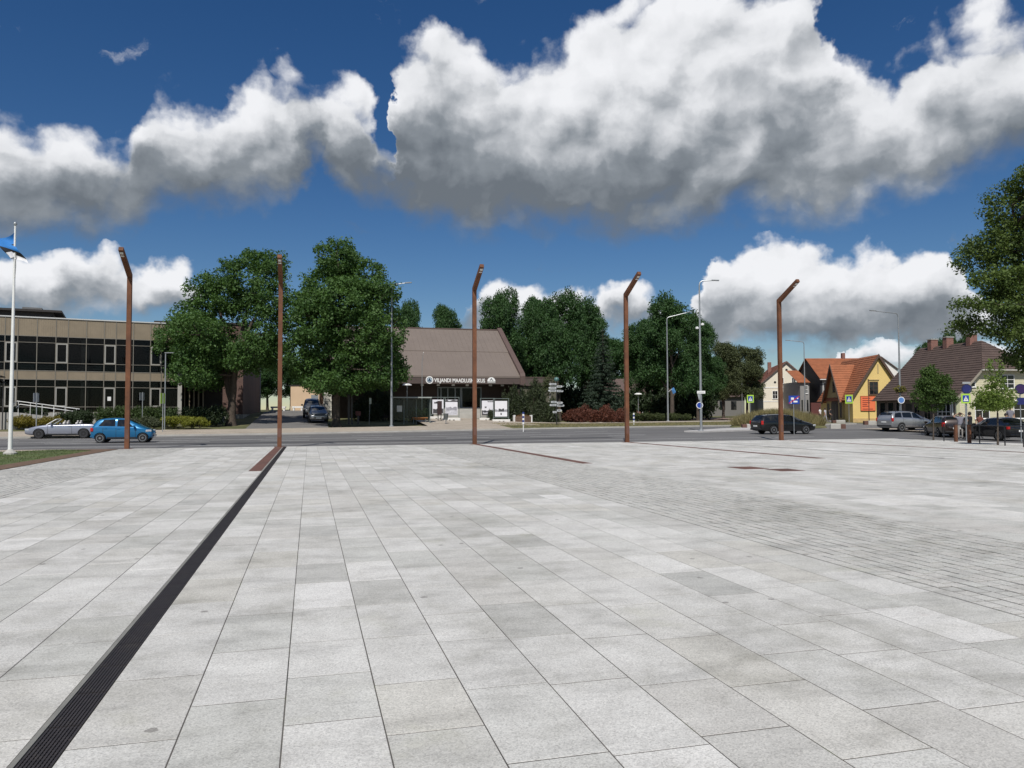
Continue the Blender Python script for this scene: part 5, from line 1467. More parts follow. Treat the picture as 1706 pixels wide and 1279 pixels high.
PROFILES = {
 # x, underside, waist, top, half-width at waist, half-width of the roof
 'hatch': [(-1.74,.42,.66,.70,.58,.48),(-1.69,.28,.84,.90,.68,.58),(-1.60,.22,.93,1.10,.72,.57),(-1.42,.20,.95,1.36,.74,.55),(-1.12,.20,.95,1.47,.748,.56),(-.45,.20,.93,1.51,.75,.57),(.15,.20,.91,1.485,.75,.56),(.55,.20,.90,1.33,.75,.55),(1.02,.20,.88,1.00,.745,.60),(1.36,.20,.80,.88,.73,.58),(1.60,.24,.68,.75,.68,.53),(1.74,.34,.54,.58,.56,.44)],
 'estate': [(-2.38,.44,.72,.78,.70,.60),(-2.32,.30,.95,1.02,.84,.70),(-2.20,.24,1.00,1.24,.89,.66),(-2.02,.22,1.01,1.42,.905,.64),(-1.5,.20,1.0,1.48,.91,.64),(-.5,.20,.97,1.50,.91,.65),(.15,.20,.94,1.47,.91,.64),(.65,.20,.92,1.30,.91,.62),(1.22,.20,.90,1.00,.905,.70),(1.75,.20,.80,.88,.89,.68),(2.15,.23,.68,.75,.82,.62),(2.38,.33,.54,.59,.66,.50)],
 'suv': [(-2.32,.50,.84,.90,.72,.62),(-2.27,.36,1.08,1.14,.85,.70),(-2.15,.30,1.12,1.40,.90,.68),(-1.98,.28,1.12,1.58,.92,.66),(-1.45,.26,1.11,1.66,.925,.66),(-.5,.26,1.08,1.68,.925,.67),(.15,.26,1.05,1.64,.925,.66),(.62,.26,1.03,1.45,.92,.64),(1.18,.26,1.02,1.13,.915,.72),(1.70,.26,.93,1.02,.90,.70),(2.10,.30,.80,.88,.83,.64),(2.32,.40,.64,.70,.68,.52)],
 'saloon': [(-2.34,.44,.74,.80,.68,.58),(-2.28,.30,.92,.99,.82,.68),(-2.05,.24,.96,1.05,.89,.68),(-1.72,.22,.97,1.10,.905,.66),(-1.15,.20,.96,1.36,.91,.62),(-.55,.20,.95,1.44,.91,.62),(.1,.20,.93,1.43,.91,.62),(.6,.20,.91,1.27,.91,.62),(1.2,.20,.89,.98,.905,.70),(1.75,.20,.79,.87,.89,.68),(2.12,.23,.68,.74,.82,.62),(2.34,.33,.54,.59,.66,.50)],
 'minivan': [(-2.14,.46,.80,.86,.72,.62),(-2.09,.32,1.02,1.10,.84,.70),(-2.0,.26,1.06,1.38,.89,.68),(-1.85,.24,1.06,1.54,.905,.66),(-1.2,.22,1.04,1.61,.91,.66),(-.4,.22,1.01,1.62,.91,.67),(.35,.22,.98,1.54,.91,.66),(.85,.22,.97,1.36,.905,.64),(1.38,.22,.95,1.06,.90,.70),(1.72,.22,.84,.94,.87,.68),(2.0,.26,.70,.78,.80,.62),(2.14,.36,.56,.62,.66,.52)],
 'cabrio': [(-2.40,.46,.70,.74,.66,.58),(-2.34,.32,.86,.92,.82,.72),(-2.10,.24,.92,.99,.88,.76),(-1.60,.20,.94,1.00,.905,.80),(-1.0,.20,.93,.97,.91,.83),(-.3,.20,.92,.955,.91,.83),(.4,.20,.91,.95,.91,.82),(.95,.20,.89,.97,.905,.78),(1.5,.20,.83,.91,.89,.72),(1.95,.22,.73,.80,.85,.66),(2.25,.26,.62,.68,.76,.58),(2.40,.36,.50,.55,.62,.48)],
}
def car(name, label, kind, X, Y, head, pm, wb, wr=.31, rim=rim_m, axle0=None, group=None, tails=None, zoff=0.0):
    st = PROFILES[kind]
    e = empty(name, (X, Y, T(X, Y)-.08+zoff), head, label, 'car', group)
    def ip(x):
        for a, b in zip(st[:-1], st[1:]):
            if a[0] <= x <= b[0]:
                t = (x-a[0])/(b[0]-a[0]); return [p+(q-p)*t for p, q in zip(a, b)]
        return list(st[0] if x < st[0][0] else st[-1])
    def sec(s):
        x, zb, zw, zt, yw, yt = s; cap = zt-zw < .16
        q = [(yw*.80, zb), (yw*.955, zb+.07), (yw*1.0, zb+(zw-zb)*.52), (yw*.985, zw-.03), (yw*.955, zw+.01)]
        q += [(yt+(yw-yt)*(.18), zt-.05*(1 if not cap else .5)), (yt*.80, zt-.012), (yt*.4, zt), (0, zt+.004)]
        return [(x, y, z) for y, z in q]
    vs = []; fs = []; n = None
    for s in st:
        h = sec(s); ring = h + [(x, -y, z) for (x, y, z) in reversed(h[:-1])]
        n = len(ring); vs += ring
    for i in range(len(st)-1):
        for k in range(n):
            fs.append((i*n+k, i*n+(k+1) % n, (i+1)*n+(k+1) % n, (i+1)*n+k))
    fs.append(tuple(range(n))); fs.append(tuple(reversed([(len(st)-1)*n+k for k in range(n)])))
    bo = MB().add(vs, fs).build('body', pm)
    sub = bo.modifiers.new('s', 'SUBSURF'); sub.levels = 2; sub.render_levels = 2
    ax0 = (-wb/2 if axle0 is None else axle0); cuts = []
    for x_ in (ax0, ax0+wb):
        for s_ in (-1, 1):
            c = MB().prism([(x_+(wr+.055)*math.cos(t), wr+(wr+.055)*math.sin(t)) for t in [2*math.pi*i/20 for i in range(20)]], 'y', s_*.55 if s_ > 0 else -1.2, 1.2 if s_ > 0 else -.55).build('cutter', pm)
            cuts.append(c); b = bo.modifiers.new('b', 'BOOLEAN'); b.object = c; b.operation = 'DIFFERENCE'; b.solver = 'EXACT'
    me = evaluated(bo)
    bpy.data.objects.remove(bo)
    for c in cuts: bpy.data.objects.remove(c)
    if not len(me.materials): me.materials.append(pm)
    shade(me, 50); body = link('body', me, e)
    # ---- glass patches lying on the body
    def side(x, v, s_, off=.006):
        s = ip(x); h = sec(s); a, b = h[4], h[5]
        nx = Vector((0, b[2]-a[2], -(b[1]-a[1]))).normalized()
        y = a[1]+(b[1]-a[1])*v+nx.y*off; z = a[2]+(b[2]-a[2])*v+nx.z*off
        return (x, s_*y, z)
    def patch(nm, fn, nu, nv, mat, parent=e):
        V = [fn(i/nu, j/nv) for i in range(nu+1) for j in range(nv+1)]
        F_ = [(i*(nv+1)+j, (i+1)*(nv+1)+j, (i+1)*(nv+1)+j+1, i*(nv+1)+j+1) for i in range(nu) for j in range(nv)]
        o = MB().add(V, F_).build(nm, mat, parent, True)
        return o
    def topo(x, u, off=.008):
        s = ip(x); yt = s[5]+(s[4]-s[5])*.10; return (x, u*yt, s[3]+off-.05*abs(u)**2.2)
    G = dict(hatch=(((-1.28,-.98,-.36,-.36),(-.24,-.24,.70,.28)),(.98,.26),(-1.60,-1.40)),
             estate=(((-2.08,-1.92,-1.25,-1.22),(-1.14,-1.12,-.22,-.22),(-.12,-.12,.92,.28)),(1.18,.26),(-2.21,-2.02)),
             suv=(((-2.02,-1.85,-1.3,-1.25),(-1.18,-1.15,-.25,-.25),(-.14,-.14,.86,.26)),(1.14,.26),(-2.16,-1.98)),
             saloon=(((-1.34,-.98,-.28,-.28),(-.18,-.18,.86,.22)),(1.16,.2),(-1.66,-.72)),
             minivan=(((-1.86,-1.68,-1.1,-1.08),(-1.0,-1.0,-.1,-.1),(0,0,1.0,.48)),(1.34,.46),(-2.01,-1.85)), cabrio=((),None,None))[kind]
    for (a0, a1, b0, b1) in G[0]:
        for s_ in (-1, 1):
            patch('side_window', lambda u, v: side((a0+(a1-a0)*v)*(1-u)+(b0+(b1-b0)*v)*u, .10+.80*v, s_), 6, 4, car_glass)
    if G[1]:
        f0, f1 = G[1]; patch('windscreen', lambda u, v: topo(f0+(f1-f0)*v, (u*2-1)*.90), 8, 6, car_glass)
        f0, f1 = G[2]; patch('rear_window', lambda u, v: topo(f0+(f1-f0)*v, (u*2-1)*.86, .012), 8, 6, car_glass)
    # ---- wheels
    wmesh = MB().lathe([(wr*.66, -.10), (wr*.92, -.105), (wr, -.07), (wr, .07), (wr*.92, .105), (wr*.66, .10)], n=24).mesh('wheel', tyre_m, True)
    for v in wmesh.vertices: v.co = (v.co.x, v.co.z, v.co.y)
    rb = MB().lathe([(.03, .085), (wr*.66, .07), (wr*.68, .098), (wr*.62, .098)], n=24)
    rmesh = MB()
    rmesh.lathe([(wr*.60, .06), (wr*.69, .06), (wr*.69, .101), (wr*.60, .101), (wr*.60, .06)], n=24, cap=False)
    rmesh.lathe([(.0, .07), (.065, .07), (.06, .10), (.0, .102)], n=12)
    for k in range(5):
        a = 2*math.pi*k/5
        rmesh.bar((.04*math.cos(a), .04*math.sin(a), .088), (wr*.64*math.cos(a), wr*.64*math.sin(a), .088), .07, .02, up=(0, 0, 1))
    rmesh = rmesh.mesh('rim', rim, True)
    dsk = MB().lathe([(0, .02), (wr*.66, .02), (wr*.66, .05), (0, .05)], n=20).mesh('brake_shadow', trim_m)
    for m_ in (rmesh, dsk):
        for v in m_.vertices: v.co = (v.co.x, v.co.z, v.co.y)
    for x_ in (ax0, ax0+wb):
        yw = ip(x_)[4]
        for s_ in (-1, 1):
            w = link('wheel', wmesh, e, (x_, s_*(yw-.10), wr), 0 if s_ > 0 else math.pi)
            link('rim', rmesh, w); link('brake_shadow', dsk, w)
    # ---- lights, mirrors, plates, seams, handles
    xf = st[-1][0]; xr = st[0][0]
    fs_ = ip(xf-.28); rs_ = ip(xr+.12)
    for s_ in (-1, 1):
        MB().rbox((xf-.26, s_*fs_[4]*.86, fs_[2]-.05), .34, .17, .14, s_*-.45).build('headlight', clear_lens, e, bevel=.03)
        zt = rs_[2]-.12
        MB().rbox((xr+.13, s_*rs_[4]*.90, zt), .18, .22, .22 if kind in ('hatch', 'saloon', 'cabrio') else .3, s_*.35).build('tail_light', red_lens, e, bevel=.03)
        mx_ = {'hatch': .72, 'estate': .86, 'suv': .82, 'saloon': .84, 'minivan': .95, 'cabrio': .62}[kind]; ms_ = ip(mx_)
        MB().rbox((mx_, s_*(ms_[4]+.09), ms_[2]+.09), .13, .19, .13, 0).build('mirror', pm, e, bevel=.03)
        seams = {'hatch': (.78, -.30, -1.02), 'estate': (.98, -.17, -1.15), 'suv': (.94, -.2, -1.2), 'saloon': (.95, -.23, -1.1), 'minivan': (1.05, -.05, -1.05), 'cabrio': (.85, -.65)}[kind]
        for x_ in seams:
            h = sec(ip(x_)); pts = [(x_, s_*(p[1]+.002), p[2]) for p in h[1:5]]
            sb = MB()
            for p, q in zip(pts[:-1], pts[1:]): sb.add([(p[0]-.008, p[1], p[2]), (p[0]+.008, p[1], p[2]), (q[0]+.008, q[1], q[2]), (q[0]-.008, q[1], q[2])], [(0, 1, 2, 3)])
            sb.build('door_seam', trim_m, e)
        for x_ in seams[1:]:
            h = sec(ip(x_+.12)); MB().rbox((x_+.14, s_*(h[3][1]+.01), h[3][2]-.06), .17, .03, .035).build('door_handle', pm, e, bevel=.008)
        h0, h1 = sec(ip(ax0+wr+.15)), sec(ip(ax0+wb-wr-.15))
        MB().bar((ax0+wr+.1, s_*(h0[1][1]-.01), h0[1][2]+.02), (ax0+wb-wr-.1, s_*(h1[1][1]-.01), h1[1][2]+.02), .03, .09).build('sill_trim', trim_m, e)
    MB().rbox((xf-.03, 0, .42), .05, .9, .10).build('grille', trim_m, e, bevel=.01)
    MB().rbox((xf+.005, 0, .40), .02, .50, .11).build('number_plate', plate_m, e)
    MB().rbox((xr+.005, 0, .62 if kind != 'suv' else .8), .05, .50, .11).build('number_plate', plate_m, e)
    MB().rbox((xr+.06, 0, .38 if kind != 'suv' else .48), .14, ip(xr+.1)[4]*1.75, .12).build('bumper', trim_m if kind in ('suv', 'estate') else pm, e, bevel=.03)
    if kind in ('estate', 'suv'):
        for s_ in (-1, 1):
            yt = ip(-.6)[5]*.9; zt = ip(-.6)[3]
            MB().tube([(-1.7, s_*yt, ip(-1.7)[3]-.02), (-1.6, s_*yt, zt+.03), (.0, s_*yt, zt+.03), (.1, s_*yt, ip(.1)[3]-.02)], .017, 6).build('roof_rail', trim_m, e)
    if kind == 'cabrio':
        MB().prism([(-1.15, -.66), (.62, -.70), (.62, .70), (-1.15, .66)], 'z', .955, .975).build('cockpit', trim_m, e)
        fr = MB().tube([(1.0, -.70, .93), (.42, -.60, 1.32), (.36, 0, 1.345), (.42, .60, 1.32), (1.0, .70, .93)], .028, 8).build('windscreen_frame', white_paint, e)
        MB().add([(1.0, -.68, .95), (1.02, .0, .99), (1.0, .68, .95), (.43, .58, 1.31), (.37, 0, 1.335), (.43, -.58, 1.31)], [(0, 1, 4, 5), (1, 2, 3, 4)]).build('windscreen', clear_glass('screen_glass', (.6, .66, .66), .7), e)
        for x_, k in ((-.05, 1), (-.85, .85)):
            for s_ in (-1, 1):
                b = MB().rbox((x_, s_*.36, 1.03), .16, .46, .22*k, ry=-.2).build('seat', M('cream_leather', (.55, .53, .50), .6), e, bevel=.05)
                MB().rbox((x_-.04, s_*.36, 1.18), .09, .24, .12).build('headrest', M('cream_leather', (0, 0, 0)), b, bevel=.03)
        MB().rbox((-1.35, 0, 1.0), .45, 1.35, .07).build('hood_cover', trim_m, e, bevel=.03)
    return e
car('hatchback_car', 'small bright blue hatchback driving along the road', 'hatch', -10.95, 51.6, R(-16.0+15), paint('blue_paint', (.012, .15, .33)), 2.36, .285)
car('convertible_car', 'open silver convertible with cream seats behind the blue hatchback', 'cabrio', -16.5, 60.0, R(180-1), paint('silver_blue_paint', (.36, .38, .45), .6), 2.78, .33, rim_dark)
car('estate_car', 'black estate car with bright alloy wheels passing the roundabout', 'estate', 35.0, 51.6, R(-2), paint('black_paint', (.008, .009, .010), .2), 2.71, .325)
car('suv_car', 'silver off-road car seen from behind beside the timber house', 'suv', 48.0, 53.6, R(3), paint('silver_paint', (.40, .41, .43), .7), 2.7, .36)
car('parked_car', 'dark brown estate car with red tail lights parked behind the wooden posts', 'estate', 43.5, 44.9, R(63), paint('dark_brown_paint', (.030, .020, .017), .4), 2.71, .325)
car('parked_car', 'shiny black saloon with red tail lights parked beside the light green young tree', 'saloon', 41.5, 38.7, R(75), paint('black_blue_paint', (.007, .008, .011), .3), 2.8, .33)
car('minivan', 'silver minivan facing the road in the drive', 'minivan', .75, 76.4, R(-88), paint('grey_silver_paint', (.30, .31, .33), .6), 2.68, .315, zoff=.12)['category'] = 'car'
car('van', 'dark grey van parked behind the silver minivan in the drive', 'minivan', .25, 83.4, R(-90), paint('dark_grey_paint', (.09, .095, .10), .4), 2.68, .33, zoff=.12)['category'] = 'van'
for o in bpy.data.objects:
    if o.get('category') == 'van': o.scale = (1.15, 1.02, 1.28)
# ------------------------------------------------------------------ street furniture
def post(parent, h, r=.05, mat=metal_grey, name='pole', z0=-.2, x=0, y=0, n=10):
    return MB().tube([(x, y, z0), (x, y, h)], r, n).build(name, mat, parent, True)
def place(name, X, Y, rz, label, cat, group=None): return empty(name, (X, Y, T(X, Y)), rz, label, cat, group)
CAMR = R(-14.74)
def street_lamp(X, Y, h, arm, rise, label, rad=(.11, .055), head=True, double=False):
    e = place('street_lamp', X, Y, CAMR, label, 'street lamp', 'tall grey street lamps')
    MB().tube([(0, 0, -.2), (0, 0, 1.6), (0, 0, h-abs(rise)-.35)], [rad[0], rad[0], rad[1]], 10).build('pole', metal_grey, e, True)
    MB().lathe([(rad[0]*2.0, -.1), (rad[0]*2.0, .06), (rad[0]*1.15, .14)], n=12).build('base_flange', metal_grey, e)
    s = 1 if arm > 0 else -1
    top = h-abs(rise)-.36
    pts = [(0, 0, top), (s*.05, 0, top+.25), (s*.22, 0, top+.38), (arm, 0, h)]
    MB().tube(pts, [rad[1], rad[1]*.95, rad[1]*.9, rad[1]*.75], 8).build('arm', metal_grey, e, True)
    if head:
        hd = MB().rbox((arm+s*.30, 0, h+.02+rise*.12), .62, .20, .09, 0, 0, ry=-s*math.atan2(rise, abs(arm))*.5).build('lamp_head', metal_grey, e, bevel=.02)
    return e
def flat_lamp(X, Y, h, label, d=1):
    e = place('street_lamp', X, Y, CAMR, label, 'street lamp', 'short footpath lamps')
    post(e, h, .05); MB().rbox((d*.32, 0, h), .75, .2, .06).build('lamp_head', metal_grey, e, bevel=.01)
    return e
street_lamp(7.11, 69.7, 13.0, 1.2, .15, 'tall straight street lamp on the pavement between the tall maple and the bus shelter')
LP = street_lamp(30.5, 56.1, 12.2, 1.0, -.06, 'tall lamp post carrying road signs on the junction island')
street_lamp(41.9, 85.2, 13.2, 2.4, .55, 'tall curved lamp post with a small blue flag before the largest dark tree')
street_lamp(56.4, 63.7, 11.4, -2.2, .25, 'tall lamp post with a hanging flower basket before the timber house')
street_lamp(68.5, 95.7, 11.2, -2.0, .2, 'distant tall lamp post rising between the cream house and the dark gable')
flat_lamp(67.5, 110.6, 7.3, 'short flat headed lamp beside the olive green trees')
flat_lamp(-11.8, 70.1, 6.3, 'short flat headed lamp in front of the office block')
def round_sign(parent, x, z, r, mat, ring=None, y=-.09, name='sign_disc', bar=False):
    d = disc(name, r, y, y+.012, ring or mat, parent, (x, z))
    if ring: disc('sign_face', r*.80, y-.006, y, mat, d, (x, z))
    if bar: MB().rbox((x, y-.010, z), r*1.7, .008, r*.22, ry=.785).build('bar', ring, d)
    return d
blue_m = M('sign_blue', (.012, .05, .32), .4, .03); red_m = M('sign_red', (.5, .02, .02), .4, .03); lime_m = M('sign_fluorescent', (.38, .60, .07), .5, .02); grey_back = M('sign_back_grey', (.33, .35, .36), .5, .08)
# signs on the island lamp
rsg = place('road_signs', 30.5, 56.1, CAMR, 'white street name plate above a triangular sign and blue round sign on a lamp', 'sign')
box('name_plate', white_paint, rsg, -.33, .33, -.16, -.13, 3.02, 3.24)
box('plate_line', grey_back, rsg, -.22, .22, -.164, -.161, 3.11, 3.15)
MB().prism([(-.30, 2.98), (-.04, 2.98), (-.17, 2.45)], 'y', -.15, -.135).build('triangle_sign', grey_back, rsg)
round_sign(rsg, -.12, 2.08, .27, blue_m, white_paint)
mb = MB().tube([(0, 0, 8.3), (0, 0, 8.9)], .1, 8); 
for s_ in (-1, 1): MB().lathe([(.02, -.12), (.13, -.08), (.13, .05), (.02, .1)], (s_*.22, 0, 8.5+.15*s_), 10).build('camera_dome', white_paint, rsg)
# flag on the curved lamp
bf = place('small_flag', 41.9, 85.2, CAMR, 'small blue and white flag fixed to the curved lamp post', 'flag')
MB().tube([(.05, 0, 3.55), (.5, 0, 3.95)], .02, 6).build('staff', white_paint, bf)
MB().add([(.42, 0, 3.9), (.75, .05, 4.15), (1.0, -.05, 3.55), (.68, .04, 3.3)], [(0, 1, 2, 3)]).build('cloth', M('flag_cloth_blue', (.05, .17, .38), .8), bf)
# flower basket and blue sign on the lamp before the timber house
fb = place('flower_basket', 56.4, 63.7, CAMR, 'round hanging basket of trailing flowers on the lamp post', 'flower basket')
MB().lathe([(.05, 3.25), (.38, 3.4), (.5, 3.62), (.1, 3.62)], (0, -.0, 0), 14).build('bowl', M('basket_moss', (.05, .045, .02), .9), fb)
cs, ts = clumps([((0, 0, 3.72), (.6, .6, .28)), ((0, 0, 3.5), (.62, .62, .22))], 90, 5, gap=0)
link('flowers', leaf_mesh('flowers', cs, ts, 8, .1, .11, leaf_mat('basket_leaves', (.06, .075, .015), (.30, .26, .05), .3), 5), fb)
rs1 = place('round_sign', 56.3, 63.5, CAMR, 'light blue round road sign below the flower basket', 'sign'); post(rs1, 2.3, .04); round_sign(rs1, 0, 2.55, .34, M('sign_pale_blue', (.10, .22, .5), .4), white_paint)

def crossing(X, Y, rz, zc_, s, label, extra=True):
    e = place('crossing_sign', X, Y, rz, label, 'sign', 'pedestrian crossing signs')
    g0 = T(X, Y); zc_ -= g0
    post(e, zc_+s*.5, .035)
    b = box('fluorescent_board', lime_m, e, -s*.68, s*.68, -.07, -.05, zc_-s*.78, zc_+s*.78)
    f = box('blue_face', blue_m, e, -s*.46, s*.46, -.078, -.071, zc_-s*.52, zc_+s*.52)
    MB().prism([(-s*.38, zc_-s*.40), (s*.38, zc_-s*.40), (0, zc_+s*.40)], 'y', -.086, -.079).build('white_triangle', white_paint, f)
    mb = MB(); k = s*.4
    mb.rbox((0, -.09, zc_+k*.12), k*.16, .005, k*.5, ry=.1); mb.rbox((-k*.16, -.09, zc_-k*.36), k*.12, .005, k*.6, ry=.4); mb.rbox((k*.18, -.09, zc_-k*.36), k*.12, .005, k*.6, ry=-.4); mb.rbox((k*.05, -.09, zc_+k*.45), k*.18, .005, k*.18)
    mb.build('walking_figure', black_metal, f)
    return e
crossing(50.95, 81.7, CAMR, 3.42, .60, 'fluorescent edged pedestrian crossing sign near the short flat headed lamp')
crossing(61.0, 77.0, CAMR, 3.3, .66, 'fluorescent edged pedestrian crossing sign in front of the yellow house corner')
cr3 = crossing(38.75, 38.4, R(-25), 2.5, .38, 'fluorescent edged pedestrian crossing sign under a round blue sign by the young trees')
ns = place('no_parking_sign', 38.85, 38.42, R(-25), 'round blue sign on a post above the pedestrian crossing sign', 'sign')
post(ns, 3.4, .03); round_sign(ns, 0, 3.08, .30, M('shaded_sign_blue', (.012, .018, .12), .5), M('shaded_sign_navy', (.01, .012, .06), .4)); box('top_plate', grey_back, ns, -.22, .22, -.06, -.04, 3.40, 3.52)  # sign colours darkened to hold the shade of a backlit face
ns2 = place('no_parking_sign', 40.2, 35.95, R(-25), 'dark round sign with a blue plate at the edge of the timber house', 'sign')
post(ns2, 3.3, .03); round_sign(ns2, 0, 3.0, .31, M('shaded_sign_violet', (.028, .010, .07), .5), M('shaded_sign_navy', (0, 0, 0))); box('lower_plate', M('shaded_sign_blue', (0, 0, 0)), ns2, -.2, .2, -.07, -.05, 2.1, 2.5)  # backlit shade painted into the disc, rim and plate colours
zs = place('zone_sign', 34.95, 50.2, CAMR, 'wide blue zone sign on a thin post before the black estate car', 'sign')
gz = T(34.95, 50.2)
post(zs, 2.5, .028); zb_ = box('blue_board', blue_m, zs, -.38, .42, -.05, -.035, 2.2, 2.82)
mb = MB(); mb.rbox((-.1, -.055, 2.6), .22, .004, .16); mb.rbox((.12, -.055, 2.38), .3, .004, .12); mb.rbox((-.2, -.055, 2.34), .08, .004, .2); mb.rbox((.28, -.055, 2.64), .1, .004, .14)
mb.build('pictogram', white_paint, zb_); MB().rbox((.02, -.062, 2.51), .92, .004, .06, ry=-.6).build('red_stripe', red_m, zb_)
def edge_sign(X, Y, h, z0, label, lime=False, w=.6):
    e = place('road_sign', X, Y, R(70), label, 'sign')
    post(e, h, .035); b = box('board', grey_back, e, -w/2, w/2, .04, .06, z0, h-.03)
    if lime: box('fluorescent_edge', lime_m, b, -w/2-.01, w/2+.01, .025, .039, z0-.02, h)
    return e
edge_sign(-18.6, 60.9, 3.1, 2.45, 'thin dark signpost standing before the front wheel of the convertible', w=.55)
edge_sign(-13.9, 72.0, 2.9, 2.2, 'grey sign seen from the edge in front of the green hedge', w=.7)
edge_sign(-11.05, 64.8, 3.05, 2.25, 'fluorescent sign seen edge on at the kerb behind the blue hatchback', True, .62)
bsn = place('stop_sign', 5.6, 76.0, R(40), 'small white bus stop plate on a leaning post by the pine bushes', 'sign')
MB().tube([(0, 0, -.2), (.12, 0, 2.3)], .025, 6).build('pole', metal_grey, bsn); box('plate', M('pale_plate', (.55, .6, .5), .5), bsn, -.02, .26, -.04, -.02, 1.8, 2.4)

# flagpole
fp = place('flagpole', -12.23, 36.9, CAMR, 'tall white flagpole on a round concrete foot in the lawn', 'flagpole')
MB().tube([(0, 0, .15), (0, 0, 3), (0, 0, 9.75)], [.085, .075, .035], 12).build('pole', white_paint, fp, True)
MB().lathe([(.26, -.1), (.26, .08), (.18, .13), (.12, .20), (.095, .22)], n=14).build('foot', concrete, fp)
MB().lathe([(.0, 9.75), (.06, 9.78), (.075, 9.84), (.05, 9.90), (.0, 9.92)], n=10).build('finial', metal_grey, fp, True)
MB().tube([(.05, -.02, 8.9), (.10, -.05, 8.0), (.07, -.04, 7.55), (.04, -.02, 7.5)], .012, 5).build('halyard', M('rope', (.3, .3, .28), .9), fp)
fl = empty('national_flag', (-12.23, 36.9, 0), CAMR, 'limp blue, black and white flag furled around the top of the white flagpole', 'flag')
def flag_pt(u, v):
    # u along the fly, v down the hoist; the cloth blows left, sags and curls back under itself
    x_ = -.80*math.sin(min(u*2.4, 2.75))*(1-.5*v) + 1.25*max(0, u-.5) + .42*v*(u**.5)
    y_ = -.06+.13*math.sin(u*8+v*2)+.06*math.sin(v*7+u*3) - .12*u
    z_ = 9.42 - v*.95*(1-.2*u) - .60*u**1.3 - .06*math.sin(u*6)
    return (x_, y_, z_)
for nm, v0, v1, c in (('blue_stripe', 0, .40, (.02, .17, .48)), ('black_stripe', .40, .74, (.012, .012, .014)), ('white_stripe', .74, 1.0, (.72, .72, .74))):
    V = [flag_pt(i/24, v0+(v1-v0)*j/6) for i in range(25) for j in range(7)]
    F_ = [(i*7+j, (i+1)*7+j, (i+1)*7+j+1, i*7+j+1) for i in range(24) for j in range(6)]
    MB().add(V, F_).build(nm, M('flag_'+nm, c, .8, .05), fl, True)

# bus shelter
bs_ = place('bus_shelter', 9.55, 75.0, R(-2), 'glass bus shelter with a flat roof beside the straight street lamp', 'bus shelter')
gg = clear_glass('shelter_glass', (.62, .70, .68), .72, (.10, .13, .12)); gfr = M('shelter_frame', (.16, .19, .18), .5, .1, 4, metal=.3)
for x_ in (-1.8, -.6, .6, 1.8):
    for y_ in ((1.0,) if abs(x_) < 1 else (1.0, -.35)): box('frame_post', gfr, bs_, x_-.04, x_+.04, y_-.04, y_+.04, -.2, 2.42)
for x_ in (-1.8, -.6, .6): box('pane', gg, bs_, x_+.05, x_+1.15, .99, 1.0, .25, 2.35)
for x_ in (-1.8, 1.8): box('pane', gg, bs_, x_-.006, x_+.006, -.3, .95, .25, 2.35)
box('roof', M('shelter_roof', (.34, .37, .35), .4, .08, 3), bs_, -1.95, 1.95, -.75, 1.12, 2.42, 2.52)
sb_ = box('seat', M('orange_wood', (.36, .15, .05), .6, .15, 6), bs_, .15, 1.7, .45, .85, .46, .54)
for x_ in (.3, 1.5): box('seat_leg', gfr, bs_, x_-.03, x_+.03, .5, .8, -.1, .46)
box('seat_back', M('orange_wood', (0, 0, 0)), bs_, .15, 1.7, .87, .93, .30, .44)
box('timetable', white_paint, bs_, -1.3, -.8, .93, .98, 1.1, 1.7)
# mushroom lamps
def mushroom(X, Y, h, label, dark=False):
    e = place('mushroom_lamp', X, Y, 0, label, 'lamp', 'mushroom shaped path lamps')
    post(e, h-.5, .04); MB().lathe([(.05, h-.5), (.10, h-.35), (.06, h-.18)], n=12).build('lantern', metal_grey, e)
    MB().lathe([(.06, h-.2), (.50, h-.16), (.46, h-.06), (.25, h+.02), (.0, h+.04)], n=20).build('lamp_shade', white_paint, e, True)
mushroom(9.67, 79.2, 3.75, 'white mushroom shaped lamp above the bus shelter')
mushroom(41.3, 92.5, 3.5, 'mushroom shaped lamp before the red brick house')
tf = place('thin_flagstaff', 11.4, 80.5, 0, 'thin pale flagstaff in front of the round emblem', 'flagpole'); MB().tube([(0, 0, -.2), (0, 0, 6.0), (.15, 0, 7.1)], [.045, .03, .018], 8).build('pole', metal_grey, tf, True)
MB().lathe([(.0, 6.98), (.05, 7.04), (.0, 7.12)], (.15, 0, 0), 8).build('finial', white_paint, tf)
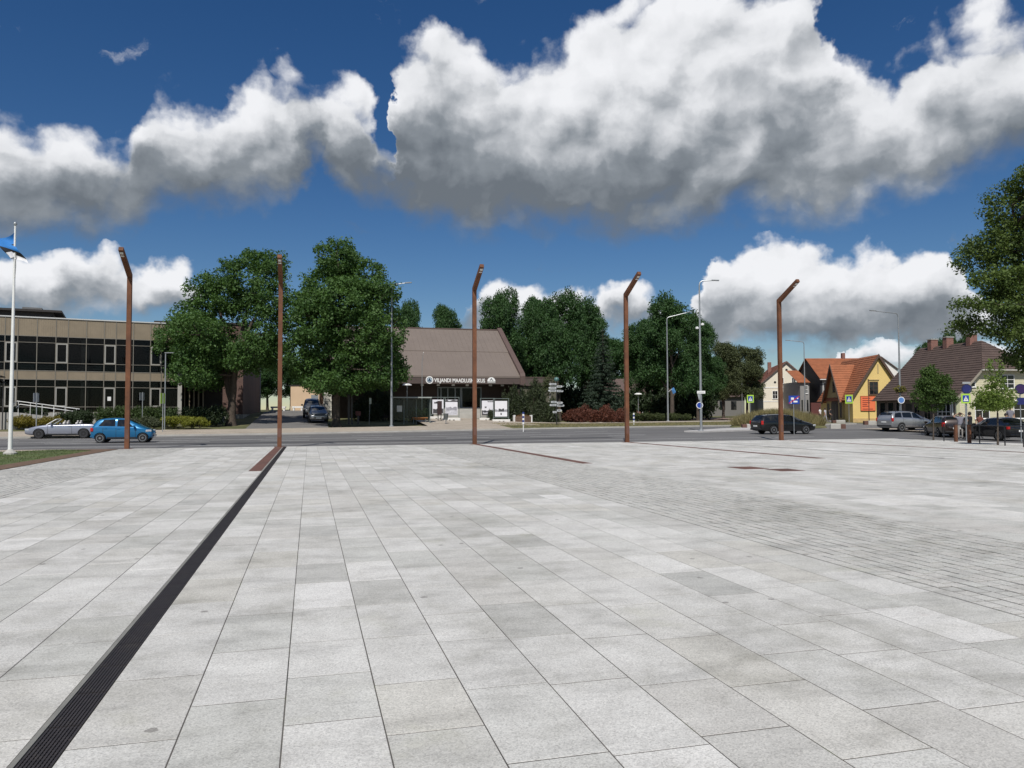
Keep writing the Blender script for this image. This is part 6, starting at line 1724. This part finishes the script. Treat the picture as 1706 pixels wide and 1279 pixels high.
# exhibition boards
def exhibit(X, Y, w, h, label, art):
    e = place('exhibition_board', X, Y, R(-3), label, 'exhibition board', 'photo exhibition boards before the entrance')
    for x_ in (-w/2, w/2): box('frame_post', gfr, e, x_-.03, x_+.03, -.03, .03, -.05, h)
    box('frame_rail', gfr, e, -w/2+.03, w/2-.03, -.03, .03, h-.06, h); box('frame_rail', gfr, e, -w/2+.03, w/2-.03, -.03, .03, .42, .48)
    p = box('poster', M('poster_white', (.74, .74, .78), .6, .03), e, -w/2+.16, w/2-.16, -.012, .012, .56, h-.28)
    gr = [M('poster_grey', (.30, .30, .33), .6, .3, 5), M('poster_dark', (.06, .06, .065), .6, .3, 5), M('poster_pale', (.5, .5, .54), .6, .2, 5)]
    for i, (x0, x1, z0, z1, g_) in enumerate(art):
        W2 = w-.32; H2 = h-.84
        xs = [x0+(x1-x0)*k/7 for k in range(8)]; rr_ = random.Random(i*5+int(X*10))
        top = [(x_*W2-W2/2, .56+(z1+(rr_.uniform(-.06, .03) if 0 < k < 7 else 0))*H2) for k, x_ in enumerate(xs)]
        MB().prism([(x0*W2-W2/2, .56+z0*H2)]+top+[(x1*W2-W2/2, .56+z0*H2)], 'y', -.016-.001*i, -.013-.001*i).build('printed_area', gr[g_], p)
    bl = box('concrete_foot', M('white_concrete', (.68, .67, .64), .8, .06, 2), e, -w/2-.12, w/2+.12, -.28, .28, -.1, .26, bevel=.03)
    for x_ in (-.22, .22): box('fork_slot', black_metal, bl, x_-.09, x_+.09, -.285, -.279, .0, .09)
    return e
exhibit(13.4, 82.3, 1.55, 2.35, 'tall photo board half hidden behind the brown information post', ((.05, .95, .02, .35, 1), (.15, .8, .72, .86, 1)))
exhibit(14.35, 79.5, 1.6, 2.45, 'photo board with a pale crowd scene beside the litter bin', ((.02, .98, .02, .30, 2), (.05, .95, .30, .52, 0), (.0, 1, .86, .97, 1)))
exhibit(18.9, 82.4, 1.6, 2.45, 'photo board with a dark lower picture right of the entrance steps', ((.0, 1, .0, .34, 1), (.1, .5, .1, .22, 2), (.25, .4, .5, .62, 1), (.5, 1, .9, .98, 1)))
exhibit(19.75, 79.7, 1.65, 2.5, 'photo board with a row of dark trees nearest the pine bushes', ((.0, 1, .30, .46, 0), (.3, .75, .32, .5, 1), (.45, .56, .1, .24, 1)))
tp = place('information_post', 12.9, 78.3, R(-3), 'dark brown information post on two legs beside the bus shelter', 'sign')
box('panel', M('brown_info_panel', (.035, .018, .016), .5, .1, 3), tp, -.24, .24, -.05, .05, .62, 2.05, bevel=.03)
for x_ in (-.15, .15): box('leg', black_metal, tp, x_-.04, x_+.04, -.03, .03, -.1, .62)
lb = place('litter_bin', 12.75, 73.6, 0, 'grey litter bin on a stand at the pavement edge', 'litter bin')
MB().lathe([(.17, .38), (.24, .95), (.25, 1.0), (.20, 1.0), (.2, .95)], n=16).build('bucket', M('bin_grey', (.10, .11, .11), .5, .1, 6), lb, True); post(lb, .4, .04); MB().lathe([(.2, -.05), (.2, .03), (.05, .05)], n=12).build('foot', black_metal, lb)
# planter with flowers, marker posts, finger post
pt_ = place('flower_planter', 22.3, 80.3, R(20), 'low six sided wooden planter with pale corner posts and flowers', 'planter')
wood = M('planter_wood', (.13, .085, .06), .8, .2, 5); hexp = [(1.05*math.cos(R(60*k)), 1.05*math.sin(R(60*k))) for k in range(6)]
for k in range(6):
    a, b = hexp[k], hexp[(k+1) % 6]
    for j in range(3): MB().bar((a[0], a[1], .12+.21*j), (b[0], b[1], .12+.21*j), .05, .19).build('plank', wood, pt_)
    box('corner_post', white_paint, pt_, a[0]-.07, a[0]+.07, a[1]-.07, a[1]+.07, -.1, .78)
MB().prism([(x*.93, y*.93) for x, y in hexp], 'z', .3, .55).build('soil', M('bark_mulch', (0, 0, 0)), pt_)
cs, ts = clumps([((0, 0, .62), (.8, .8, .2))], 120, 9, gap=0); link('flowers', leaf_mesh('flowers', cs, ts, 8, .09, .09, leaf_mat('bed_flowers', (.10, .06, .03), (.42, .22, .10), .3), 9), pt_)
def marker(X, Y, h, label, seg=5, low=0.0):
    e = place('marker_post', X, Y, 0, label, 'marker post', 'blue and white marker posts')
    for i in range(seg):
        z0 = low+(h-low)*i/seg; MB().tube([(0, 0, z0), (0, 0, z0+(h-low)/seg-.001)], .085 if low else .07, 10).build('band', (white_paint, M('marker_blue', (.02, .04, .20), .5))[i % 2], e)
    if low: post(e, low, .035, white_paint)
marker(17.0, 61.0, 1.55, 'slim blue and white banded marker post at the road edge before the planter', 6, .55)
marker(31.6, 71.9, 1.25, 'blue and white banded marker post on the verge before the flower bed', 5, .3)
fg = place('finger_post', 23.8, 73.0, CAMR, 'tall finger post with many pale direction boards and a globe on top', 'signpost')
post(fg, 4.3, .05, black_metal); MB().lathe([(.0, 4.3), (.2, 4.38), (.27, 4.55), (.2, 4.72), (0, 4.8)], n=14).build('globe', M('copper_green', (.07, .16, .15), .5), fg, True)
brd = M('pale_grey_board', (.42, .44, .45), .5, .08, 4)
for z_, w_, s_, a_ in ((3.98, .75, -1, .1), (3.74, .62, 1, -.3), (3.62, .78, -1, -.1), (3.34, .85, -1, .05), (3.30, .66, 1, .2), (2.2, .6, -1, .2), (2.12, .62, 1, -.2), (1.9, .7, -1, 0), (1.85, .75, 1, .1), (1.35, .5, 1, -.1), (1.2, .42, -1, .2)):
    p = [(0, z_), (s_*w_*.86, z_), (s_*w_, z_+.10), (s_*w_*.86, z_+.20), (0, z_+.20)]
    b = MB().prism([(x+s_*.03, z) for x, z in p], 'y', -.08, -.055).build('direction_board', brd, fg, rz=a_)
    box('lettering_line', black_metal, b, min(.12*s_, s_*w_*.75), max(.12*s_, s_*w_*.75), -.084, -.081, z_+.075, z_+.125)
# dark pylons, red box, blocks, railings
py_ = place('dark_pylon', 3.75, 75.0, 0, 'pair of slim black upright panels beside the tall maple trunk', 'pylon')
box('panel', black_metal, py_, -.24, -.04, -.1, .1, -.1, 2.75); box('panel', black_metal, py_, .06, .22, -.1, .1, -.1, 2.6)
lx = place('letter_box', 4.5, 75.2, 0, 'small dull red letter box on a dark stand beside the black panels', 'letter box')
box('body', M('dull_red', (.12, .035, .03), .6), lx, -.25, .25, -.2, .2, .72, 1.15, bevel=.03); box('stand', black_metal, lx, -.1, .1, -.1, .1, -.1, .72)
def block(X, Y, rz, label, w=1.3):
    e = place('concrete_block', X, Y, rz, label, 'concrete block', 'concrete planter blocks around the junction')
    box('block', concrete, e, -w/2, w/2, -.25, .25, -.15, .36, bevel=.05)
    box('brown_end', M('brown_end', (.12, .06, .045), .8), e, -w/2-.4, -w/2-.003, -.26, .26, -.15, .34, bevel=.02)
block(38.9, 62.0, R(-16), 'pale concrete block with a brown end, before the roundabout grass near the island', 1.2)
block(46.6, 60.7, R(150), 'pale concrete block with a brown end, on the timber house side of the roundabout', .9)
block(57.3, 73.8, R(-20), 'pale concrete block beside the yellow house corner', 1.0)
block(58.6, 70.3, R(-20), 'pale concrete block beside the left end of the timber house', 1.0)
block(66.5, 96.5, R(-20), 'pale concrete block in the street where the group of people stands', 1.4)
rl = empty('railing', (34.2, 33.2, 0), 0, 'low dark metal railing with upright posts in front of the parked cars', 'railing')
rp = [(35.25, 36.5), (34.15, 33.0), (33.2, 30.6), (32.45, 28.9)]
for (x_, y_) in rp: MB().tube([(x_-34.2, y_-33.2, -.05), (x_-34.2, y_-33.2, .98)], .03, 8).build('post', black_metal, rl)
for a, b in zip(rp[:-1], rp[1:]):
    MB().tube([(a[0]-34.2, a[1]-33.2, .96), (b[0]-34.2, b[1]-33.2, .96)], .022, 6).build('rail', black_metal, rl)
for X, Y, lab in ((35.3, 35.7, 'square rust red post in the railing, the one nearer the dark green young tree'), (34.3, 33.8, 'square rust red post in the railing, the one nearer the black saloon')):
    e = empty('bollard', (X, Y, 0), R(-10), lab, 'bollard'); box('post', rust, e, -.075, .075, -.075, .075, -.05, .98, bevel=.01); box('cap', rust_flat, e, -.08, .08, -.08, .08, .98, 1.0)
# ramp with its white handrail, canopy frame, pale benches in the drive
ra = empty('access_ramp', (-23.2, 71.25, 0), math.atan2(72.7-71.25, 4.27), 'sloping white double handrail of the access ramp before the office block', 'handrail')
RL = 4.5
for dz, st_ in ((0, 0), (-.26, .2)): MB().tube([(-.25+st_, 0, 2.6+dz), (st_, 0, 2.87+dz), (RL+st_*.3, 0, 2.22+dz)], .035, 8).build('rail', white_paint, ra, True)
for i in range(6):
    x_ = .1+i*RL/5.4; MB().tube([(x_, 0, .9), (x_, 0, 2.85-.145*x_)], .022, 6).build('post', white_paint, ra)
MB().prism([(-1.5, .2), (-1.5, 1.95), (0, 1.95), (RL+1, 1.15), (RL+1, .2)], 'y', .12, 1.6).build('ramp_slab', concrete, ra)
cn = place('entrance_canopy', -24.2, 70.5, R(12), 'dark steel canopy frame at the office entrance', 'canopy')
for x_ in (0, .22): MB().tube([(x_, 0, -.2), (x_, 0, 3.6)], .05, 8).build('post', M('dark_steel', (.04, .04, .042), .5), cn)
MB().tube([(.35, 0, 3.55), (.1, 0, 3.85), (-1, 0, 4.0), (-4, 0, 4.05)], .06, 8).build('beam', M('dark_steel', (0, 0, 0)), cn); box('roof', M('dark_steel', (0, 0, 0)), cn, -4, .2, -1.2, 1.4, 4.06, 4.14)
for X, Y, L, lab in ((-4.1, 108.6, 2.0, 'white low bench at the far end of the drive in the shade'), (-1.6, 111.6, 1.5, 'white low bench in front of the peach outbuilding')):
    e = place('low_bench', X, Y, CAMR, lab, 'bench'); box('seat', white_paint, e, -L/2, L/2, -.2, .2, .4, .62); 
    for x_ in (-L/2+.2, L/2-.2): box('leg', white_paint, e, x_-.1, x_+.1, -.15, .15, -.15, .4)
# birch by the annex
bi = place('birch_tree', 25.6, 82.6, 0, 'slender leaning pale barked birch among the pine bushes', 'tree')
bk = M('birch_bark', (.42, .40, .36), .8, .35, 7, dirt=((.05, .045, .04), .8))
MB().tube([(0, 0, -.2), (.35, 0, 1.6), (.55, 0, 3.0), (.6, 0, 4.6)], [.13, .1, .08, .04], 8).build('trunk', bk, bi, True)
cs, ts = clumps([((.5, 0, 3.6), (1.1, 1.0, .9)), ((.6, 0, 4.6), (.9, .9, .8))], 22, 19, gap=.1); link('crown', leaf_mesh('crown', cs, ts, 14, .3, .16, leaf_olive, 19), bi)
# ------------------------------------------------------------------ people
skin_m = M('skin', (.42, .25, .17), .6, .06, 10); hair_m = M('dark_hair', (.025, .017, .012), .7, .2, 20)
def person(X, Y, face, h, label, top, legs, pose, shoes=(.03, .03, .03), skirt=False, bare_arms=True, group=None, dz=-.08):
    """one continuous skinned body; pose gives the elbow and hand places for both arms, and the feet"""
    e = empty('person', (X, Y, T(X, Y)+dz), face, label, 'person', group)
    k = h/1.75
    J = dict(pel=(0,0,.95), wst=(0,0,1.10), chest=(0,0,1.32), nk0=(0,0,1.47), nk=(0,.01,1.53), hd=(0,.02,1.60), hd2=(0,.02,1.70))
    Rr = dict(pel=.145, wst=.125, chest=.155, nk0=.075, nk=.052, hd=.085, hd2=.075)
    E_ = [('pel','wst'),('wst','chest'),('chest','nk0'),('nk0','nk'),('nk','hd'),('hd','hd2')]
    for s, sd in ((-1, 'l'), (1, 'r')):
        el, ha = pose['arms'][0 if s < 0 else 1]; ft = pose['feet'][0 if s < 0 else 1]
        J['sh'+sd] = (s*.17, 0, 1.42); J['el'+sd] = el; J['wr'+sd] = ha; Rr['sh'+sd] = .065; Rr['el'+sd] = .045; Rr['wr'+sd] = .030
        E_ += [('chest','sh'+sd),('sh'+sd,'el'+sd),('el'+sd,'wr'+sd)]
        d = (Vector(ha)-Vector(el)).normalized(); pm_ = Vector(ha)+d*.06; J['pa'+sd] = tuple(pm_); Rr['pa'+sd] = .034; E_.append(('wr'+sd,'pa'+sd))
        sdv = d.orthogonal().normalized()
        for f in range(5):
            off = sdv*(.030*(f-2)/2) ; ln = (.045, .075, .085, .078, .06)[f]
            b = pm_+off*(1.5 if f == 0 else 1)+d*(.0 if f == 0 else .035); t = b+d*ln+(sdv*(-.03) if f == 0 else Vector((0,0,0)))+Vector((0,.012,0))
            J[f'f{f}a'+sd] = tuple(b); J[f'f{f}b'+sd] = tuple(t); Rr[f'f{f}a'+sd] = .0105; Rr[f'f{f}b'+sd] = .008
            E_ += [('pa'+sd, f'f{f}a'+sd), (f'f{f}a'+sd, f'f{f}b'+sd)]
        J['hp'+sd] = (s*.09, 0, .88); J['kn'+sd] = ((s*.10+ft[0])/2, ft[1]*.5+.03, .50); J['an'+sd] = (ft[0], ft[1], .09); J['to'+sd] = (ft[0]+s*.02, ft[1]+.17, .035)
        for q, r in (('hp', .095), ('kn', .062), ('an', .042), ('to', .035)): Rr[q+sd] = r
        E_ += [('pel','hp'+sd),('hp'+sd,'kn'+sd),('kn'+sd,'an'+sd),('an'+sd,'to'+sd)]
    nm = list(J); ix = {n_: i for i, n_ in enumerate(nm)}
    me = bpy.data.meshes.new('body'); me.from_pydata([J[n_] for n_ in nm], [(ix[a], ix[b]) for a, b in E_], [])
    o = bpy.data.objects.new('body_tmp', me); col.objects.link(o)
    o.modifiers.new('skin', 'SKIN')
    for i, n_ in enumerate(nm):
        sv_ = me.skin_vertices[0].data[i]; r = Rr[n_]; sv_.radius = (r*1.15, r*.85) if n_ in ('pel', 'wst', 'chest') else (r, r)
        sv_.use_root = (n_ == 'pel')
    ss = o.modifiers.new('sub', 'SUBSURF'); ss.levels = 1; ss.render_levels = 1
    bm_ = evaluated(o); bpy.data.objects.remove(o)
    tm, lm_, sh_ = M('cloth_'+label[:18], top, .85, .12, 9), M('trousers_'+label[:18], legs, .85, .12, 9), M('shoes_dark', (.02, .02, .022), .6)
    bm_.materials.clear()
    for m_ in (skin_m, tm, lm_, sh_): bm_.materials.append(m_)
    el_z = [pose['arms'][i][0] for i in (0, 1)]
    for p in bm_.polygons:
        c = p.center; mi = 0
        if c.z < .12 and True: mi = 3
        elif c.z < .98 and abs(c.x) < .30: mi = 2
        if .96 <= c.z < 1.49 and abs(c.x) < .21 and (c-Vector((0, 0, c.z))).length < .24: mi = 1
        for i, s in enumerate((-1, 1)):
            d_e = (c-Vector(el_z[i])).length; d_h = (c-Vector(pose['arms'][i][1])).length
            if d_h < .19 or (bare_arms and d_e < .10): mi = 0
            elif not bare_arms and d_e < .2: mi = 1
            elif bare_arms and d_e >= .10 and (c-Vector((s*.17, 0, 1.42))).length < .16: mi = 1
        if c.z > 1.49: 
            if (c-Vector((0, 0, 1.6))).length < .25: mi = 0
        p.material_index = mi; p.use_smooth = True
    b = link('body', bm_, e); b.scale = (k, k, k)
    hr = MB().lathe([(.0, .115), (.05, .105), (.085, .06), (.098, .0), (.094, -.05), (.07, -.085)], n=14).build('hair', hair_m, e, True)
    for v in hr.data.vertices: v.co = Vector((v.co.x*.95, v.co.y*1.08-.012, v.co.z+1.665))
    hr.scale = (k, k, k)
    nz = MB().add([(0, .135, 1.60), (-.014, .105, 1.595), (.014, .105, 1.595), (0, .108, 1.635)], [(0, 1, 3), (0, 3, 2), (0, 2, 1)]).build('nose', skin_m, e); nz.scale = (k, k, k)
    if skirt:
        s_ = MB().lathe([(.13, 1.12), (.17, .95), (.21, .70), (.235, .52), (.225, .52), (.12, 1.1)], n=18).build('skirt', M('skirt_'+label[:18], legs, .9), e, True); s_.scale = (k, k*.85, k)
    return e
STAND = dict(arms=(((-.25,-.03,1.14),(-.24,.06,.90)), ((.25,-.03,1.14),(.24,.06,.90))), feet=((-.10,0),(.10,.03)))
WALK = dict(arms=(((-.25,-.10,1.15),(-.23,-.02,.92)), ((.25,.06,1.15),(.24,.20,.96))), feet=((-.09,.25),(.09,-.22)))
HEAD = dict(arms=(((-.42,.02,1.50),(-.16,.06,1.66)), ((.42,.02,1.50),(.16,.06,1.66))), feet=((-.11,0),(.11,.02)))
CARRY = dict(arms=(((-.27,-.02,1.14),(-.30,.05,.90)), ((.24,.08,1.16),(.12,.26,1.08))), feet=((-.09,.18),(.09,-.16)))
person(41.1, 41.2, R(150), 1.72, 'person in a grey shirt raising both hands to the head between the parked cars', (.20, .20, .24), (.32, .30, .28), HEAD)
person(40.55, 39.9, R(10), 1.76, 'person in dark clothes carrying a big dark bag between the parked cars', (.012, .012, .015), (.014, .014, .017), CARRY, skirt=True)
bg_ = empty('shoulder_bag', (40.20, 40.0, T(40.2, 40.0)), R(10), 'big dark bag hanging at the side of the person in dark clothes', 'bag')
MB().rbox((0, 0, .78), .42, .2, .40, ry=.35).build('bag_body', M('bag_fabric', (.014, .014, .018), .8), bg_, bevel=.08); MB().tube([(-.1, 0, .95), (.08, 0, 1.18), (.2, 0, 1.0)], .018, 6).build('strap', M('bag_fabric', (0, 0, 0)), bg_)
person(42.9, 41.4, R(160), 1.68, 'person in a rust brown top behind the light green young tree', (.14, .045, .03), (.05, .05, .06), STAND)
person(46.4, 42.3, R(160), 1.88, 'tall person in a grey shirt standing behind the black saloon', (.17, .17, .20), (.05, .05, .07), STAND, dz=.2)
person(44.3, 40.7, R(180), 1.66, 'dark haired person in dark clothes beside the tall person in grey', (.03, .03, .035), (.03, .03, .035), STAND)
G_ = 'people in the side street'
person(62.2, 83.9, R(200), 1.75, 'person in a white top and dark trousers in the side street', (.72, .72, .72), (.03, .03, .035), WALK, group=G_)
person(62.2, 82.9, R(20), 1.70, 'person in pale grey clothes in the middle of the street group', (.45, .46, .52), (.40, .40, .45), WALK, group=G_)
person(62.2, 81.9, R(190), 1.72, 'person in black clothes beside the arched door of the yellow house', (.015, .015, .017), (.02, .02, .022), WALK, bare_arms=False, group=G_)
